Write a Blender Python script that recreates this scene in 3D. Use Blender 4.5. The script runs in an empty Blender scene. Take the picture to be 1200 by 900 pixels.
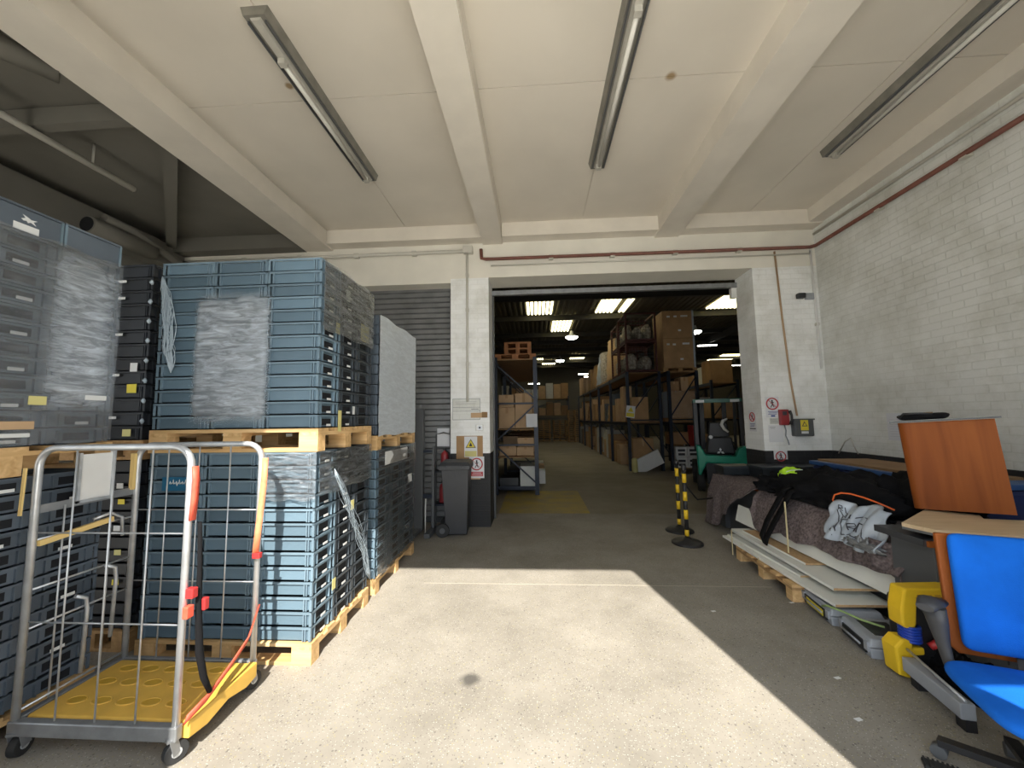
import bpy, math, random
from mathutils import Vector, Matrix, Euler, noise
from math import sin, cos, pi, radians as R
rnd = random.Random(7)
scene = bpy.context.scene
C = scene.collection

# ------------------------------------------------------------------ materials
def mat(name, col, rough=.6, metal=0., noise=0., nscale=8., bump=0., bscale=40., emit=0., spec=.5, col2=None, coat=0., objvar=0.):
    m = bpy.data.materials.new(name); m.use_nodes = True
    nt = m.node_tree; n = nt.nodes; l = nt.links
    b = n['Principled BSDF']
    b.inputs['Roughness'].default_value = rough
    b.inputs['Metallic'].default_value = metal
    b.inputs['Specular IOR Level'].default_value = spec
    b.inputs['Coat Weight'].default_value = coat
    c = (*col, 1)
    b.inputs['Base Color'].default_value = c
    tc = n.new('ShaderNodeTexCoord')
    if noise or col2:
        t = n.new('ShaderNodeTexNoise'); t.inputs['Scale'].default_value = nscale; t.inputs['Detail'].default_value = 5
        l.new(tc.outputs['Object'], t.inputs['Vector'])
        mx = n.new('ShaderNodeMix'); mx.data_type = 'RGBA'
        if col2: a, d = col, col2
        else: a = tuple(x*(1-noise) for x in col); d = tuple(min(1, x*(1+noise)) for x in col)
        mx.inputs['A'].default_value = (*a, 1); mx.inputs['B'].default_value = (*d, 1)
        r = n.new('ShaderNodeMapRange'); r.inputs['From Min'].default_value = .3; r.inputs['From Max'].default_value = .7
        l.new(t.outputs['Fac'], r.inputs['Value']); l.new(r.outputs['Result'], mx.inputs['Factor'])
        l.new(mx.outputs['Result'], b.inputs['Base Color'])
    if objvar:
        oi = n.new('ShaderNodeObjectInfo'); mr = n.new('ShaderNodeMapRange'); mr.inputs['To Min'].default_value = 1-objvar; mr.inputs['To Max'].default_value = 1+objvar
        l.new(oi.outputs['Random'], mr.inputs['Value']); hs = n.new('ShaderNodeHueSaturation'); l.new(mr.outputs['Result'], hs.inputs['Value'])
        src = b.inputs['Base Color'].links
        if src: l.new(src[0].from_socket, hs.inputs['Color'])
        else: hs.inputs['Color'].default_value = c
        l.new(hs.outputs['Color'], b.inputs['Base Color'])
    if bump:
        t = n.new('ShaderNodeTexNoise'); t.inputs['Scale'].default_value = bscale; t.inputs['Detail'].default_value = 4
        l.new(tc.outputs['Object'], t.inputs['Vector'])
        bp = n.new('ShaderNodeBump'); bp.inputs['Strength'].default_value = bump; bp.inputs['Distance'].default_value = .01
        l.new(t.outputs['Fac'], bp.inputs['Height']); l.new(bp.outputs['Normal'], b.inputs['Normal'])
    if emit:
        b.inputs['Emission Color'].default_value = c; b.inputs['Emission Strength'].default_value = emit
    return m

def brick_mat(name, base, mort, scale=1.):
    """painted brickwork: upper cream, courses shown mostly by relief"""
    m = bpy.data.materials.new(name); m.use_nodes = True
    nt = m.node_tree; n = nt.nodes; l = nt.links; b = n['Principled BSDF']
    b.inputs['Roughness'].default_value = .65
    tc = n.new('ShaderNodeTexCoord'); s = n.new('ShaderNodeSeparateXYZ'); l.new(tc.outputs['Object'], s.inputs[0])
    ad = n.new('ShaderNodeMath'); ad.operation = 'ADD'; l.new(s.outputs[0], ad.inputs[0]); l.new(s.outputs[1], ad.inputs[1])
    cb = n.new('ShaderNodeCombineXYZ'); l.new(ad.outputs[0], cb.inputs[0]); l.new(s.outputs[2], cb.inputs[1])
    br = n.new('ShaderNodeTexBrick'); br.inputs['Scale'].default_value = 1.0
    br.inputs['Brick Width'].default_value = .245; br.inputs['Row Height'].default_value = .082
    br.inputs['Mortar Size'].default_value = .006; br.inputs['Mortar Smooth'].default_value = .5
    br.inputs['Color1'].default_value = (*base, 1); br.inputs['Color2'].default_value = (*[x*.95 for x in base], 1)
    br.inputs['Mortar'].default_value = (*mort, 1)
    l.new(cb.outputs[0], br.inputs['Vector'])
    t = n.new('ShaderNodeTexNoise'); t.inputs['Scale'].default_value = 1.3; t.inputs['Detail'].default_value = 7; t.inputs['Roughness'].default_value = .7
    l.new(tc.outputs['Object'], t.inputs['Vector'])
    rr = n.new('ShaderNodeValToRGB'); rr.color_ramp.elements[0].position = .33; rr.color_ramp.elements[0].color = (.72, .71, .66, 1)
    rr.color_ramp.elements[1].position = .55; rr.color_ramp.elements[1].color = (1, 1, 1, 1)
    l.new(t.outputs['Fac'], rr.inputs['Fac'])
    mx = n.new('ShaderNodeMix'); mx.data_type = 'RGBA'; mx.blend_type = 'MULTIPLY'; mx.inputs['Factor'].default_value = .8
    l.new(br.outputs['Color'], mx.inputs['A']); l.new(rr.outputs['Color'], mx.inputs['B']); l.new(mx.outputs['Result'], b.inputs['Base Color'])
    t2 = n.new('ShaderNodeTexNoise'); t2.inputs['Scale'].default_value = 30; l.new(tc.outputs['Object'], t2.inputs['Vector'])
    m2 = n.new('ShaderNodeMath'); m2.operation = 'MULTIPLY_ADD'; m2.inputs[1].default_value = -1.
    l.new(br.outputs['Fac'], m2.inputs[0]); l.new(t2.outputs['Fac'], m2.inputs[2])
    bp = n.new('ShaderNodeBump'); bp.inputs['Strength'].default_value = .5; bp.inputs['Distance'].default_value = .006
    l.new(m2.outputs[0], bp.inputs['Height']); l.new(bp.outputs['Normal'], b.inputs['Normal'])
    return m

def spots(nt, tc, pts, basecol_socket, col, rad):
    """blend stains with a shape of their own at the given object-space points"""
    n = nt.nodes; l = nt.links; cur = basecol_socket
    for p, rd in zip(pts, rad):
        d = n.new('ShaderNodeVectorMath'); d.operation = 'DISTANCE'; d.inputs[1].default_value = p
        ns = n.new('ShaderNodeTexNoise'); ns.inputs['Scale'].default_value = 9; l.new(tc.outputs['Object'], ns.inputs['Vector'])
        l.new(tc.outputs['Object'], d.inputs[0])
        a = n.new('ShaderNodeMath'); a.operation = 'MULTIPLY_ADD'; a.inputs[1].default_value = rd*.8
        l.new(ns.outputs['Fac'], a.inputs[0]); l.new(d.outputs['Value'], a.inputs[2])
        r = n.new('ShaderNodeMapRange'); r.inputs['From Min'].default_value = rd*.9; r.inputs['From Max'].default_value = rd*1.5
        r.inputs['To Min'].default_value = .85; r.inputs['To Max'].default_value = 0
        l.new(a.outputs[0], r.inputs['Value'])
        mx = n.new('ShaderNodeMix'); mx.data_type = 'RGBA'; mx.inputs['B'].default_value = (*col, 1)
        l.new(r.outputs['Result'], mx.inputs['Factor']); l.new(cur, mx.inputs['A']); cur = mx.outputs['Result']
    return cur

def floor_mat(name, c1, c2, spotpts=(), agg=True):
    m = bpy.data.materials.new(name); m.use_nodes = True
    nt = m.node_tree; n = nt.nodes; l = nt.links; b = n['Principled BSDF']
    b.inputs['Roughness'].default_value = .75
    tc = n.new('ShaderNodeTexCoord')
    t = n.new('ShaderNodeTexNoise'); t.inputs['Scale'].default_value = .9; t.inputs['Detail'].default_value = 9; t.inputs['Roughness'].default_value = .68
    l.new(tc.outputs['Object'], t.inputs['Vector'])
    rp = n.new('ShaderNodeValToRGB'); rp.color_ramp.elements[0].position = .35; rp.color_ramp.elements[0].color = (*c1, 1)
    rp.color_ramp.elements[1].position = .62; rp.color_ramp.elements[1].color = (*c2, 1)
    l.new(t.outputs['Fac'], rp.inputs['Fac']); cur = rp.outputs['Color']
    if agg:
        for sc, th, colr, am in ((110, .82, (.10, .085, .07), .6), (85, .86, (.34, .30, .14), .6), (125, .86, (.62, .60, .54), .55), (60, .93, (.10, .09, .08), .7)):
            v = n.new('ShaderNodeTexVoronoi'); v.inputs['Scale'].default_value = sc
            l.new(tc.outputs['Object'], v.inputs['Vector'])
            sp = n.new('ShaderNodeSeparateColor'); l.new(v.outputs['Color'], sp.inputs[0])
            g = n.new('ShaderNodeMath'); g.operation = 'GREATER_THAN'; g.inputs[1].default_value = th; l.new(sp.outputs[0], g.inputs[0])
            g2 = n.new('ShaderNodeMath'); g2.operation = 'LESS_THAN'; g2.inputs[1].default_value = .34; l.new(v.outputs['Distance'], g2.inputs[0])
            g3 = n.new('ShaderNodeMath'); g3.operation = 'MULTIPLY'; l.new(g.outputs[0], g3.inputs[0]); l.new(g2.outputs[0], g3.inputs[1])
            g4 = n.new('ShaderNodeMath'); g4.operation = 'MULTIPLY'; g4.inputs[1].default_value = am; l.new(g3.outputs[0], g4.inputs[0])
            mx = n.new('ShaderNodeMix'); mx.data_type = 'RGBA'; mx.inputs['B'].default_value = (*colr, 1)
            l.new(g4.outputs[0], mx.inputs['Factor']); l.new(cur, mx.inputs['A']); cur = mx.outputs['Result']
    if spotpts: cur = spots(nt, tc, [p for p, r in spotpts], cur, (.06, .055, .05), [r for p, r in spotpts])
    l.new(cur, b.inputs['Base Color'])
    t2 = n.new('ShaderNodeTexNoise'); t2.inputs['Scale'].default_value = 60; t2.inputs['Detail'].default_value = 5; l.new(tc.outputs['Object'], t2.inputs['Vector'])
    bp = n.new('ShaderNodeBump'); bp.inputs['Strength'].default_value = .25; bp.inputs['Distance'].default_value = .004
    l.new(t2.outputs['Fac'], bp.inputs['Height']); l.new(bp.outputs['Normal'], b.inputs['Normal'])
    return m

def ceil_mat():
    m = bpy.data.materials.new('ceiling_paint'); m.use_nodes = True
    nt = m.node_tree; n = nt.nodes; l = nt.links; b = n['Principled BSDF']; b.inputs['Roughness'].default_value = .85
    tc = n.new('ShaderNodeTexCoord'); t = n.new('ShaderNodeTexNoise'); t.inputs['Scale'].default_value = 1.2; t.inputs['Detail'].default_value = 6
    l.new(tc.outputs['Object'], t.inputs['Vector'])
    rp = n.new('ShaderNodeValToRGB'); rp.color_ramp.elements[0].position = .3; rp.color_ramp.elements[0].color = (.68, .63, .55, 1)
    rp.color_ramp.elements[1].position = .65; rp.color_ramp.elements[1].color = (.75, .695, .61, 1)
    l.new(t.outputs['Fac'], rp.inputs['Fac'])
    cur = spots(nt, tc, [(-2.28, 3.25, 4.88), (1.33, 3.42, 4.88), (-.62, 2.35, 4.62)], rp.outputs['Color'], (.30, .19, .07), [.04, .055, .06])
    l.new(cur, b.inputs['Base Color'])
    return m

def wood_mat(name, c1, c2, scale=6., rough=.6, axis=0, coat=0.):
    m = bpy.data.materials.new(name); m.use_nodes = True
    nt = m.node_tree; n = nt.nodes; l = nt.links; b = n['Principled BSDF']; b.inputs['Roughness'].default_value = rough; b.inputs['Coat Weight'].default_value = coat; b.inputs['Specular IOR Level'].default_value = .25
    tc = n.new('ShaderNodeTexCoord'); mp = n.new('ShaderNodeMapping'); s = [10., 10., 10.]; s[axis] = .8
    mp.inputs['Scale'].default_value = s; l.new(tc.outputs['Object'], mp.inputs[0])
    t = n.new('ShaderNodeTexNoise'); t.inputs['Scale'].default_value = scale*.35; t.inputs['Detail'].default_value = 6; t.inputs['Distortion'].default_value = .6
    l.new(mp.outputs[0], t.inputs['Vector'])
    rp = n.new('ShaderNodeValToRGB'); rp.color_ramp.elements[0].position = .32; rp.color_ramp.elements[0].color = (*c1, 1)
    rp.color_ramp.elements[1].position = .68; rp.color_ramp.elements[1].color = (*c2, 1)
    l.new(t.outputs['Fac'], rp.inputs['Fac']); l.new(rp.outputs['Color'], b.inputs['Base Color'])
    return m

def film_mat(name, white=.25, gloss=.35, vert=True, rough=.22, fade=None, bmp=.5):
    """clear shrink film: mostly see-through, streaky where it bunches"""
    m = bpy.data.materials.new(name); m.use_nodes = True
    nt = m.node_tree; n = nt.nodes; l = nt.links
    for x in list(n):
        if x.type != 'OUTPUT_MATERIAL': n.remove(x)
    out = [x for x in n if x.type == 'OUTPUT_MATERIAL'][0]
    tc = n.new('ShaderNodeTexCoord'); mp = n.new('ShaderNodeMapping'); mp.inputs['Scale'].default_value = (1.6, 1.6, 8)
    mp.inputs['Rotation'].default_value = (.12, .1, 0)
    l.new(tc.outputs['Object'], mp.inputs[0])
    t = n.new('ShaderNodeTexNoise'); t.inputs['Scale'].default_value = 3.6; t.inputs['Detail'].default_value = 8; t.inputs['Roughness'].default_value = .7; t.inputs['Distortion'].default_value = .8
    l.new(mp.outputs[0], t.inputs['Vector'])
    bp = n.new('ShaderNodeBump'); bp.inputs['Strength'].default_value = bmp; bp.inputs['Distance'].default_value = .012
    l.new(t.outputs['Fac'], bp.inputs['Height'])
    tr = n.new('ShaderNodeBsdfTransparent'); gl = n.new('ShaderNodeBsdfGlossy'); gl.inputs['Roughness'].default_value = rough
    gl.inputs['Color'].default_value = (.9, .93, .97, 1); l.new(bp.outputs['Normal'], gl.inputs['Normal'])
    df = n.new('ShaderNodeBsdfDiffuse'); df.inputs['Color'].default_value = (.70, .77, .84, 1); l.new(bp.outputs['Normal'], df.inputs['Normal'])
    m1 = n.new('ShaderNodeMixShader'); r1 = n.new('ShaderNodeMapRange'); r1.inputs['From Min'].default_value = .42; r1.inputs['From Max'].default_value = .72
    r1.inputs['To Min'].default_value = white*.3 if white < .6 else .72; r1.inputs['To Max'].default_value = min(1, white*2.2)
    l.new(t.outputs['Fac'], r1.inputs['Value'])
    msk = None
    if fade:                                                      # fades the painted sheen out towards the sheet's edges
        sx = n.new('ShaderNodeSeparateXYZ'); l.new(tc.outputs['Generated'], sx.inputs[0])
        for ax, wd in fade:
            a0 = n.new('ShaderNodeMath'); a0.operation = 'MULTIPLY_ADD'; a0.inputs[1].default_value = 2; a0.inputs[2].default_value = -1; l.new(sx.outputs[ax], a0.inputs[0])
            a1 = n.new('ShaderNodeMath'); a1.operation = 'ABSOLUTE'; l.new(a0.outputs[0], a1.inputs[0])
            a2 = n.new('ShaderNodeMapRange'); a2.interpolation_type = 'SMOOTHSTEP'; a2.inputs['From Min'].default_value = 1-wd; a2.inputs['From Max'].default_value = 1; a2.inputs['To Min'].default_value = 1; a2.inputs['To Max'].default_value = 0
            l.new(a1.outputs[0], a2.inputs['Value'])
            if msk is None: msk = a2.outputs['Result']
            else:
                a3 = n.new('ShaderNodeMath'); a3.operation = 'MULTIPLY'; l.new(msk, a3.inputs[0]); l.new(a2.outputs['Result'], a3.inputs[1]); msk = a3.outputs[0]
        f1 = n.new('ShaderNodeMath'); f1.operation = 'MULTIPLY'; l.new(r1.outputs['Result'], f1.inputs[0]); l.new(msk, f1.inputs[1]); l.new(f1.outputs[0], m1.inputs[0])
    else: l.new(r1.outputs['Result'], m1.inputs[0])
    l.new(tr.outputs[0], m1.inputs[1]); l.new(df.outputs[0], m1.inputs[2])
    m2 = n.new('ShaderNodeMixShader'); fr = n.new('ShaderNodeFresnel'); fr.inputs['IOR'].default_value = 1.45; l.new(bp.outputs['Normal'], fr.inputs['Normal'])
    a = n.new('ShaderNodeMath'); a.operation = 'MULTIPLY_ADD'; a.inputs[1].default_value = 1.2; a.inputs[2].default_value = gloss*.25; a.use_clamp = True
    l.new(fr.outputs[0], a.inputs[0])
    if msk is not None:
        f2 = n.new('ShaderNodeMath'); f2.operation = 'MULTIPLY'; l.new(a.outputs[0], f2.inputs[0]); l.new(msk, f2.inputs[1]); l.new(f2.outputs[0], m2.inputs[0])
    else: l.new(a.outputs[0], m2.inputs[0])
    l.new(m1.outputs[0], m2.inputs[1]); l.new(gl.outputs[0], m2.inputs[2]); l.new(m2.outputs[0], out.inputs['Surface'])
    return m

M = {}
M['brick'] = brick_mat('painted_brick', (.78, .79, .76), (.70, .71, .67))
M['brick_white'] = brick_mat('fresh_white_painted_brick', (.92, .93, .92), (.85, .86, .84))  # whiter copy of the brick; light from the door put into the colour
M['brick_black'] = brick_mat('black_painted_brick', (.022, .022, .024), (.03, .03, .03))
M['wall_cream'] = mat('cream_paint', (.78, .75, .67), .75, noise=.06, nscale=2.)
M['ceil'] = ceil_mat()
M['beam'] = mat('beam_paint', (.74, .69, .61), .75, noise=.05, nscale=3)
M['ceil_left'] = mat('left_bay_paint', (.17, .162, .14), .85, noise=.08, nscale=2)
M['floor'] = floor_mat('exposed_aggregate_concrete', (.205, .186, .155), (.31, .283, .24), spotpts=[((-.47, 2.66, 0), .075)])
M['floor_in'] = floor_mat('warehouse_concrete', (.20, .175, .13), (.27, .235, .18), agg=False)
M['floor_out'] = floor_mat('yard_concrete', (.72, .68, .60), (.78, .74, .66), agg=False)
M['yellow_paint'] = mat('worn_yellow_floor_paint', (.42, .30, .05), .7, col2=(.28, .23, .12), nscale=3)
M['pine'] = wood_mat('pallet_pine', (.50, .30, .12), (.74, .50, .25))
M['pine_y'] = wood_mat('pallet_pine_lengthwise', (.50, .30, .12), (.74, .50, .25), axis=1)
M['pine_old'] = wood_mat('weathered_pallet_wood', (.30, .17, .07), (.45, .28, .13), axis=1)
M['orange_wood'] = mat('orange_pallet_wood', (.38, .16, .06), .7, noise=.2)
M['crate'] = mat('slate_blue_crate_plastic', (.112, .170, .215), .38, noise=.10, nscale=3, objvar=.18)
M['crate_rim'] = mat('slate_blue_crate_rim_plastic', (.15, .215, .265), .33, noise=.1, nscale=5, objvar=.15)
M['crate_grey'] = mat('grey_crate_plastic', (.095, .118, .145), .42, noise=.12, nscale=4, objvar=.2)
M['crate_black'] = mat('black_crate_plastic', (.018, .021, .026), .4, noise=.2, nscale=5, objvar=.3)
M['crate_dark'] = mat('dark_slate_crate_plastic', (.03, .038, .045), .4, noise=.15, nscale=5, objvar=.3)  # darker crate copy, side shade put into colour; own colour of tubs
M['crate_dark_rim'] = mat('dark_slate_crate_rim', (.05, .06, .07), .38, noise=.1, nscale=5, objvar=.2)  # rim colour darkened for side shade as well
M['dark_hole'] = mat('shadowed_crate_slot', (.006, .007, .01), .8)  # near black painted for shade in slots, joints and the drum
M['label'] = mat('white_label', (.72, .73, .72), .6, noise=.05)
M['film'] = film_mat('clear_stretch_film', .05, .3)
M['film_white'] = film_mat('cloudy_stretch_film', .09, .35, rough=.3)
M['film_sheen'] = film_mat('shiny_stretch_film', .59, 1.0, rough=.28, fade=((0, .22), (2, .3)))  # bright reflection band put into the film colour as diffuse white
M['film_haze'] = film_mat('hazy_stretch_film_overlap', .48, .9, rough=.28, fade=((1, .7), (2, .3)))  # bright zone on the left stack painted as white haze
M['film_dense'] = film_mat('layered_white_stretch_film', .62, .3, rough=.35, bmp=.2)
M['film_tail'] = mat('bunched_stretch_film', (.42, .50, .56), .25, spec=.7)
M['steel'] = mat('galvanised_steel', (.56, .58, .60), .36, metal=.6, noise=.15, nscale=12)
M['steel_dull'] = mat('dull_zinc', (.30, .31, .32), .45, metal=.6, noise=.15, nscale=12)
M['yellow_plastic'] = mat('scuffed_yellow_plastic', (.66, .40, .07), .5, noise=.12, nscale=6)
M['yellow_bright'] = mat('bright_yellow_plastic', (.80, .52, .02), .45, noise=.08)
M['yellow_dip'] = mat('darker_yellow_dimple', (.50, .30, .03), .55)
M['red_strap'] = mat('faded_red_webbing', (.70, .10, .055), .6, noise=.2, nscale=30)
M['orange_strap'] = mat('faded_orange_webbing', (.85, .25, .12), .6, noise=.15, nscale=30)
M['red'] = mat('red_plastic', (.45, .03, .03), .4)
M['dark_red'] = mat('maroon_plastic', (.30, .03, .035), .35, noise=.1)
M['rubber'] = mat('black_rubber', (.02, .02, .02), .7)
M['black'] = mat('black_plastic', (.018, .018, .02), .45, noise=.15)
M['charcoal'] = mat('charcoal_plastic', (.045, .047, .052), .5, noise=.12, nscale=4)
M['grey_plastic'] = mat('light_grey_plastic', (.33, .35, .38), .5, noise=.08)
M['grey_dark'] = mat('dark_grey_metal', (.09, .095, .10), .5)
M['white'] = mat('white_plastic', (.75, .75, .73), .5, noise=.03)
M['paper'] = mat('white_paper', (.74, .75, .77), .8)
M['ink'] = mat('dark_ink', (.05, .05, .06), .7)
M['ink_grey'] = mat('grey_ink', (.25, .26, .28), .7)
M['sign_red'] = mat('sign_red', (.50, .04, .05), .5)
M['sign_blue'] = mat('sign_blue', (.06, .10, .32), .5)
M['sign_yellow'] = mat('sign_yellow', (.75, .62, .05), .5)
M['pale_yellow'] = mat('sign_pale_yellow', (.66, .60, .24), .55)
M['card'] = mat('brown_cardboard', (.40, .245, .12), .8, noise=.12, nscale=4)
M['card2'] = mat('pale_cardboard', (.52, .35, .20), .8, noise=.10, nscale=4)
M['card3'] = mat('dark_cardboard', (.27, .16, .075), .8, noise=.12, nscale=4)
M['rack_blue'] = mat('dark_blue_rack_steel', (.014, .021, .038), .45, metal=.2, noise=.15)
M['rack_green'] = mat('dark_green_rack_steel', (.02, .035, .03), .5, metal=.2)
M['shutter'] = mat('weathered_shutter_steel', (.22, .225, .23), .45, metal=.4, noise=.18, nscale=4)
M['roof'] = mat('dark_roof_sheet', (.075, .068, .05), .8, noise=.1)
M['purlin'] = mat('dark_purlin_steel', (.03, .028, .024), .7)
M['skylight'] = mat('translucent_roof_panel', (1., .93, .62), .5, emit=5.)
M['lamp'] = mat('lit_high_bay_lens', (1., .97, .86), .5, emit=26.)
M['tube'] = mat('unlit_fluorescent_tube', (.68, .67, .62), .3)
M['fixture'] = mat('dusty_light_housing', (.20, .19, .165), .5, noise=.2, nscale=8)
M['fixture_in'] = mat('light_housing_reflector', (.50, .48, .43), .5, noise=.1)
M['pipe_brown'] = mat('brown_primer_pipe', (.18, .065, .045), .5, noise=.2)
M['pipe_white'] = mat('cream_painted_pipe', (.60, .58, .52), .5)
M['cable_tan'] = mat('tan_conduit', (.42, .28, .16), .6)
M['green'] = mat('forklift_green', (.01, .30, .19), .35, noise=.08)
M['green_dark'] = mat('forklift_dark_green', (.01, .12, .08), .4)
M['blanket'] = mat('mottled_grey_brown_felt', (.075, .058, .058), 1., col2=(.24, .19, .185), nscale=38, bump=.8, bscale=50)
M['fabric_black'] = mat('black_fabric', (.008, .008, .009), .95, spec=.15, bump=.5, bscale=20)
M['fabric_blue'] = mat('royal_blue_upholstery', (.006, .125, .58), .9, spec=.2, noise=.15, nscale=5, bump=.2, bscale=200)
M['navy'] = mat('navy_sheet', (.02, .035, .12), .6)
M['hivis'] = mat('hi_vis_yellow', (.50, .85, .03), .7)
M['silver'] = mat('reflective_tape', (.7, .72, .72), .4)
M['brown_wood'] = wood_mat('reddish_brown_veneer', (.20, .048, .008), (.32, .092, .016), scale=3, rough=.6, axis=2)
M['beige'] = wood_mat('beige_wood_laminate', (.56, .42, .25), (.66, .51, .33), scale=8, rough=.5, axis=0)
M['laminate'] = mat('white_laminate', (.84, .84, .77), .4, noise=.05, nscale=2)
M['laminate_grey'] = mat('pale_grey_laminate', (.58, .59, .55), .5, noise=.06)
M['chip'] = mat('chipboard_edge', (.52, .34, .17), .8, noise=.15, nscale=40)
M['tape'] = mat('cream_strapping_band', (.74, .64, .38), .5)
M['yellow_strip'] = mat('varnished_pale_batten', (.78, .56, .22), .5)
M['bag_plastic'] = mat('pale_grey_polythene', (.42, .47, .53), .3, noise=.15, nscale=6, bump=.5, bscale=14)
M['orange'] = mat('orange_cable', (.80, .15, .03), .4)
M['blue_coil'] = mat('blue_hose_plastic', (.01, .05, .40), .4)
M['mesh_bundle'] = mat('pale_netted_bundle', (.20, .17, .14), .8, col2=(.50, .46, .40), nscale=14)
M['dark_red_load'] = mat('dark_red_fabric', (.07, .02, .018), .8)

# ------------------------------------------------------------------ mesh builder
class MB:
    def __init__(s): s.v = []; s.f = []; s.mi = []; s.sm = []; s.m = 0; s.T = None
    def _add(s, vs, fs, smooth=False):
        o = len(s.v)
        if s.T is not None: vs = [s.T @ Vector(v) for v in vs]
        s.v += [tuple(v) for v in vs]
        for f in fs: s.f.append([i+o for i in f]); s.mi.append(s.m); s.sm.append(smooth)
        return s
    def box(s, x0, x1, y0, y1, z0, z1):
        vs = [(x, y, z) for z in (z0, z1) for y in (y0, y1) for x in (x0, x1)]
        return s._add(vs, [(0, 2, 3, 1), (4, 5, 7, 6), (0, 1, 5, 4), (2, 6, 7, 3), (0, 4, 6, 2), (1, 3, 7, 5)])
    def cbox(s, c, d): return s.box(c[0]-d[0]/2, c[0]+d[0]/2, c[1]-d[1]/2, c[1]+d[1]/2, c[2]-d[2]/2, c[2]+d[2]/2)
    def bar(s, a, b, w, h, up=(0, 0, 1)):
        a = Vector(a); b = Vector(b); d = (b-a).normalized(); u = Vector(up)
        if abs(d.dot(u)) > .98: u = Vector((1, 0, 0))
        x = d.cross(u).normalized()*w/2; y = x.cross(d).normalized()*h/2
        vs = [p+sx*x+sy*y for p in (a, b) for sx, sy in ((-1, -1), (1, -1), (1, 1), (-1, 1))]
        return s._add(vs, [(0, 1, 2, 3), (7, 6, 5, 4), (0, 4, 5, 1), (1, 5, 6, 2), (2, 6, 7, 3), (3, 7, 4, 0)])
    def tube(s, pts, r, n=8, flat=None, closed=False):
        pts = [Vector(p) for p in pts]; k = len(pts); vs = []; up = None
        for i, p in enumerate(pts):
            d = (pts[min(i+1, k-1)]-pts[max(i-1, 0)]).normalized() if k > 1 else Vector((0, 0, 1))
            if up is None:
                up = Vector((0, 0, 1)) if abs(d.z) < .9 else Vector((1, 0, 0))
            x = d.cross(up)
            if x.length < 1e-5: x = d.orthogonal()
            x.normalize(); y = x.cross(d).normalized(); up = y
            rr = r[i] if isinstance(r, (list, tuple)) else r
            r1, r2 = (rr, rr) if flat is None else (rr, rr*flat)
            for j in range(n):
                a = 2*pi*j/n; vs.append(p+x*cos(a)*r1+y*sin(a)*r2)
        fs = [(i*n+j, i*n+(j+1) % n, (i+1)*n+(j+1) % n, (i+1)*n+j) for i in range(k-1) for j in range(n)]
        s._add(vs, fs, True)
        o = len(s.v)-len(vs)
        for cap in (list(range(n))[::-1], [(k-1)*n+j for j in range(n)]):
            s.f.append([o+i for i in cap]); s.mi.append(s.m); s.sm.append(False)
        return s
    def cyl(s, a, b, r, r2=None, n=16): return s.tube([a, b], [r, r if r2 is None else r2], n)
    def prism(s, poly, z0, z1, plane='xy'):
        k = len(poly)
        def P(p, z): return {'xy': (p[0], p[1], z), 'xz': (p[0], z, p[1]), 'yz': (z, p[0], p[1])}[plane]
        vs = [P(p, z0) for p in poly]+[P(p, z1) for p in poly]
        return s._add(vs, [list(range(k))[::-1], [k+i for i in range(k)]]+[(i, (i+1) % k, k+(i+1) % k, k+i) for i in range(k)])
    def grid(s, fn, nu, nv, th=0.):
        """fn(u,v) -> point; optional thickness"""
        P = [[Vector(fn(i/nu, j/nv)) for j in range(nv+1)] for i in range(nu+1)]
        vs = [p for r in P for p in r]; w = nv+1
        fs = [(i*w+j, (i+1)*w+j, (i+1)*w+j+1, i*w+j+1) for i in range(nu) for j in range(nv)]
        if th:
            N = []
            for i in range(nu+1):
                for j in range(nv+1):
                    du = P[min(i+1, nu)][j]-P[max(i-1, 0)][j]; dv = P[i][min(j+1, nv)]-P[i][max(j-1, 0)]
                    nn = du.cross(dv)
                    N.append(nn.normalized() if nn.length > 1e-9 else Vector((0, 0, 1)))
            q = len(vs); vs = vs+[v-nn*th for v, nn in zip(vs, N)]
            fs = fs+[(a+q, d+q, c+q, b+q) for a, b, c, d in fs[:nu*nv]]
            for i in range(nu):
                fs.append((i*w, q+i*w, q+(i+1)*w, (i+1)*w)); a = i*w+nv; fs.append((a, a+w, q+a+w, q+a))
            for j in range(nv):
                fs.append((j, j+1, q+j+1, q+j)); a = nu*w+j; fs.append((a, q+a, q+a+1, a+1))
        return s._add(vs, fs, True)
    def lathe(s, prof, n=20, c=(0, 0)):
        vs = [(c[0]+r*cos(2*pi*j/n), c[1]+r*sin(2*pi*j/n), z) for r, z in prof for j in range(n)]
        k = len(prof)
        fs = [(i*n+j, i*n+(j+1) % n, (i+1)*n+(j+1) % n, (i+1)*n+j) for i in range(k-1) for j in range(n)]
        fs += [list(range(n))[::-1], [(k-1)*n+j for j in range(n)]]
        return s._add(vs, fs, True)
    def build(s, name, mats, parent=None, bevel=0., loc=None):
        me = bpy.data.meshes.new(name); me.from_pydata(s.v, [], s.f); me.update()
        if not isinstance(mats, (list, tuple)): mats = [mats]
        for m in mats: me.materials.append(m)
        me.polygons.foreach_set('material_index', s.mi); me.polygons.foreach_set('use_smooth', s.sm)
        o = bpy.data.objects.new(name, me); C.objects.link(o)
        if parent is not None: o.parent = parent
        if loc: o.location = loc
        if bevel:
            b = o.modifiers.new('bevel', 'BEVEL'); b.width = bevel; b.segments = 2; b.limit_method = 'ANGLE'; b.angle_limit = R(50)
        return o

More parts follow.
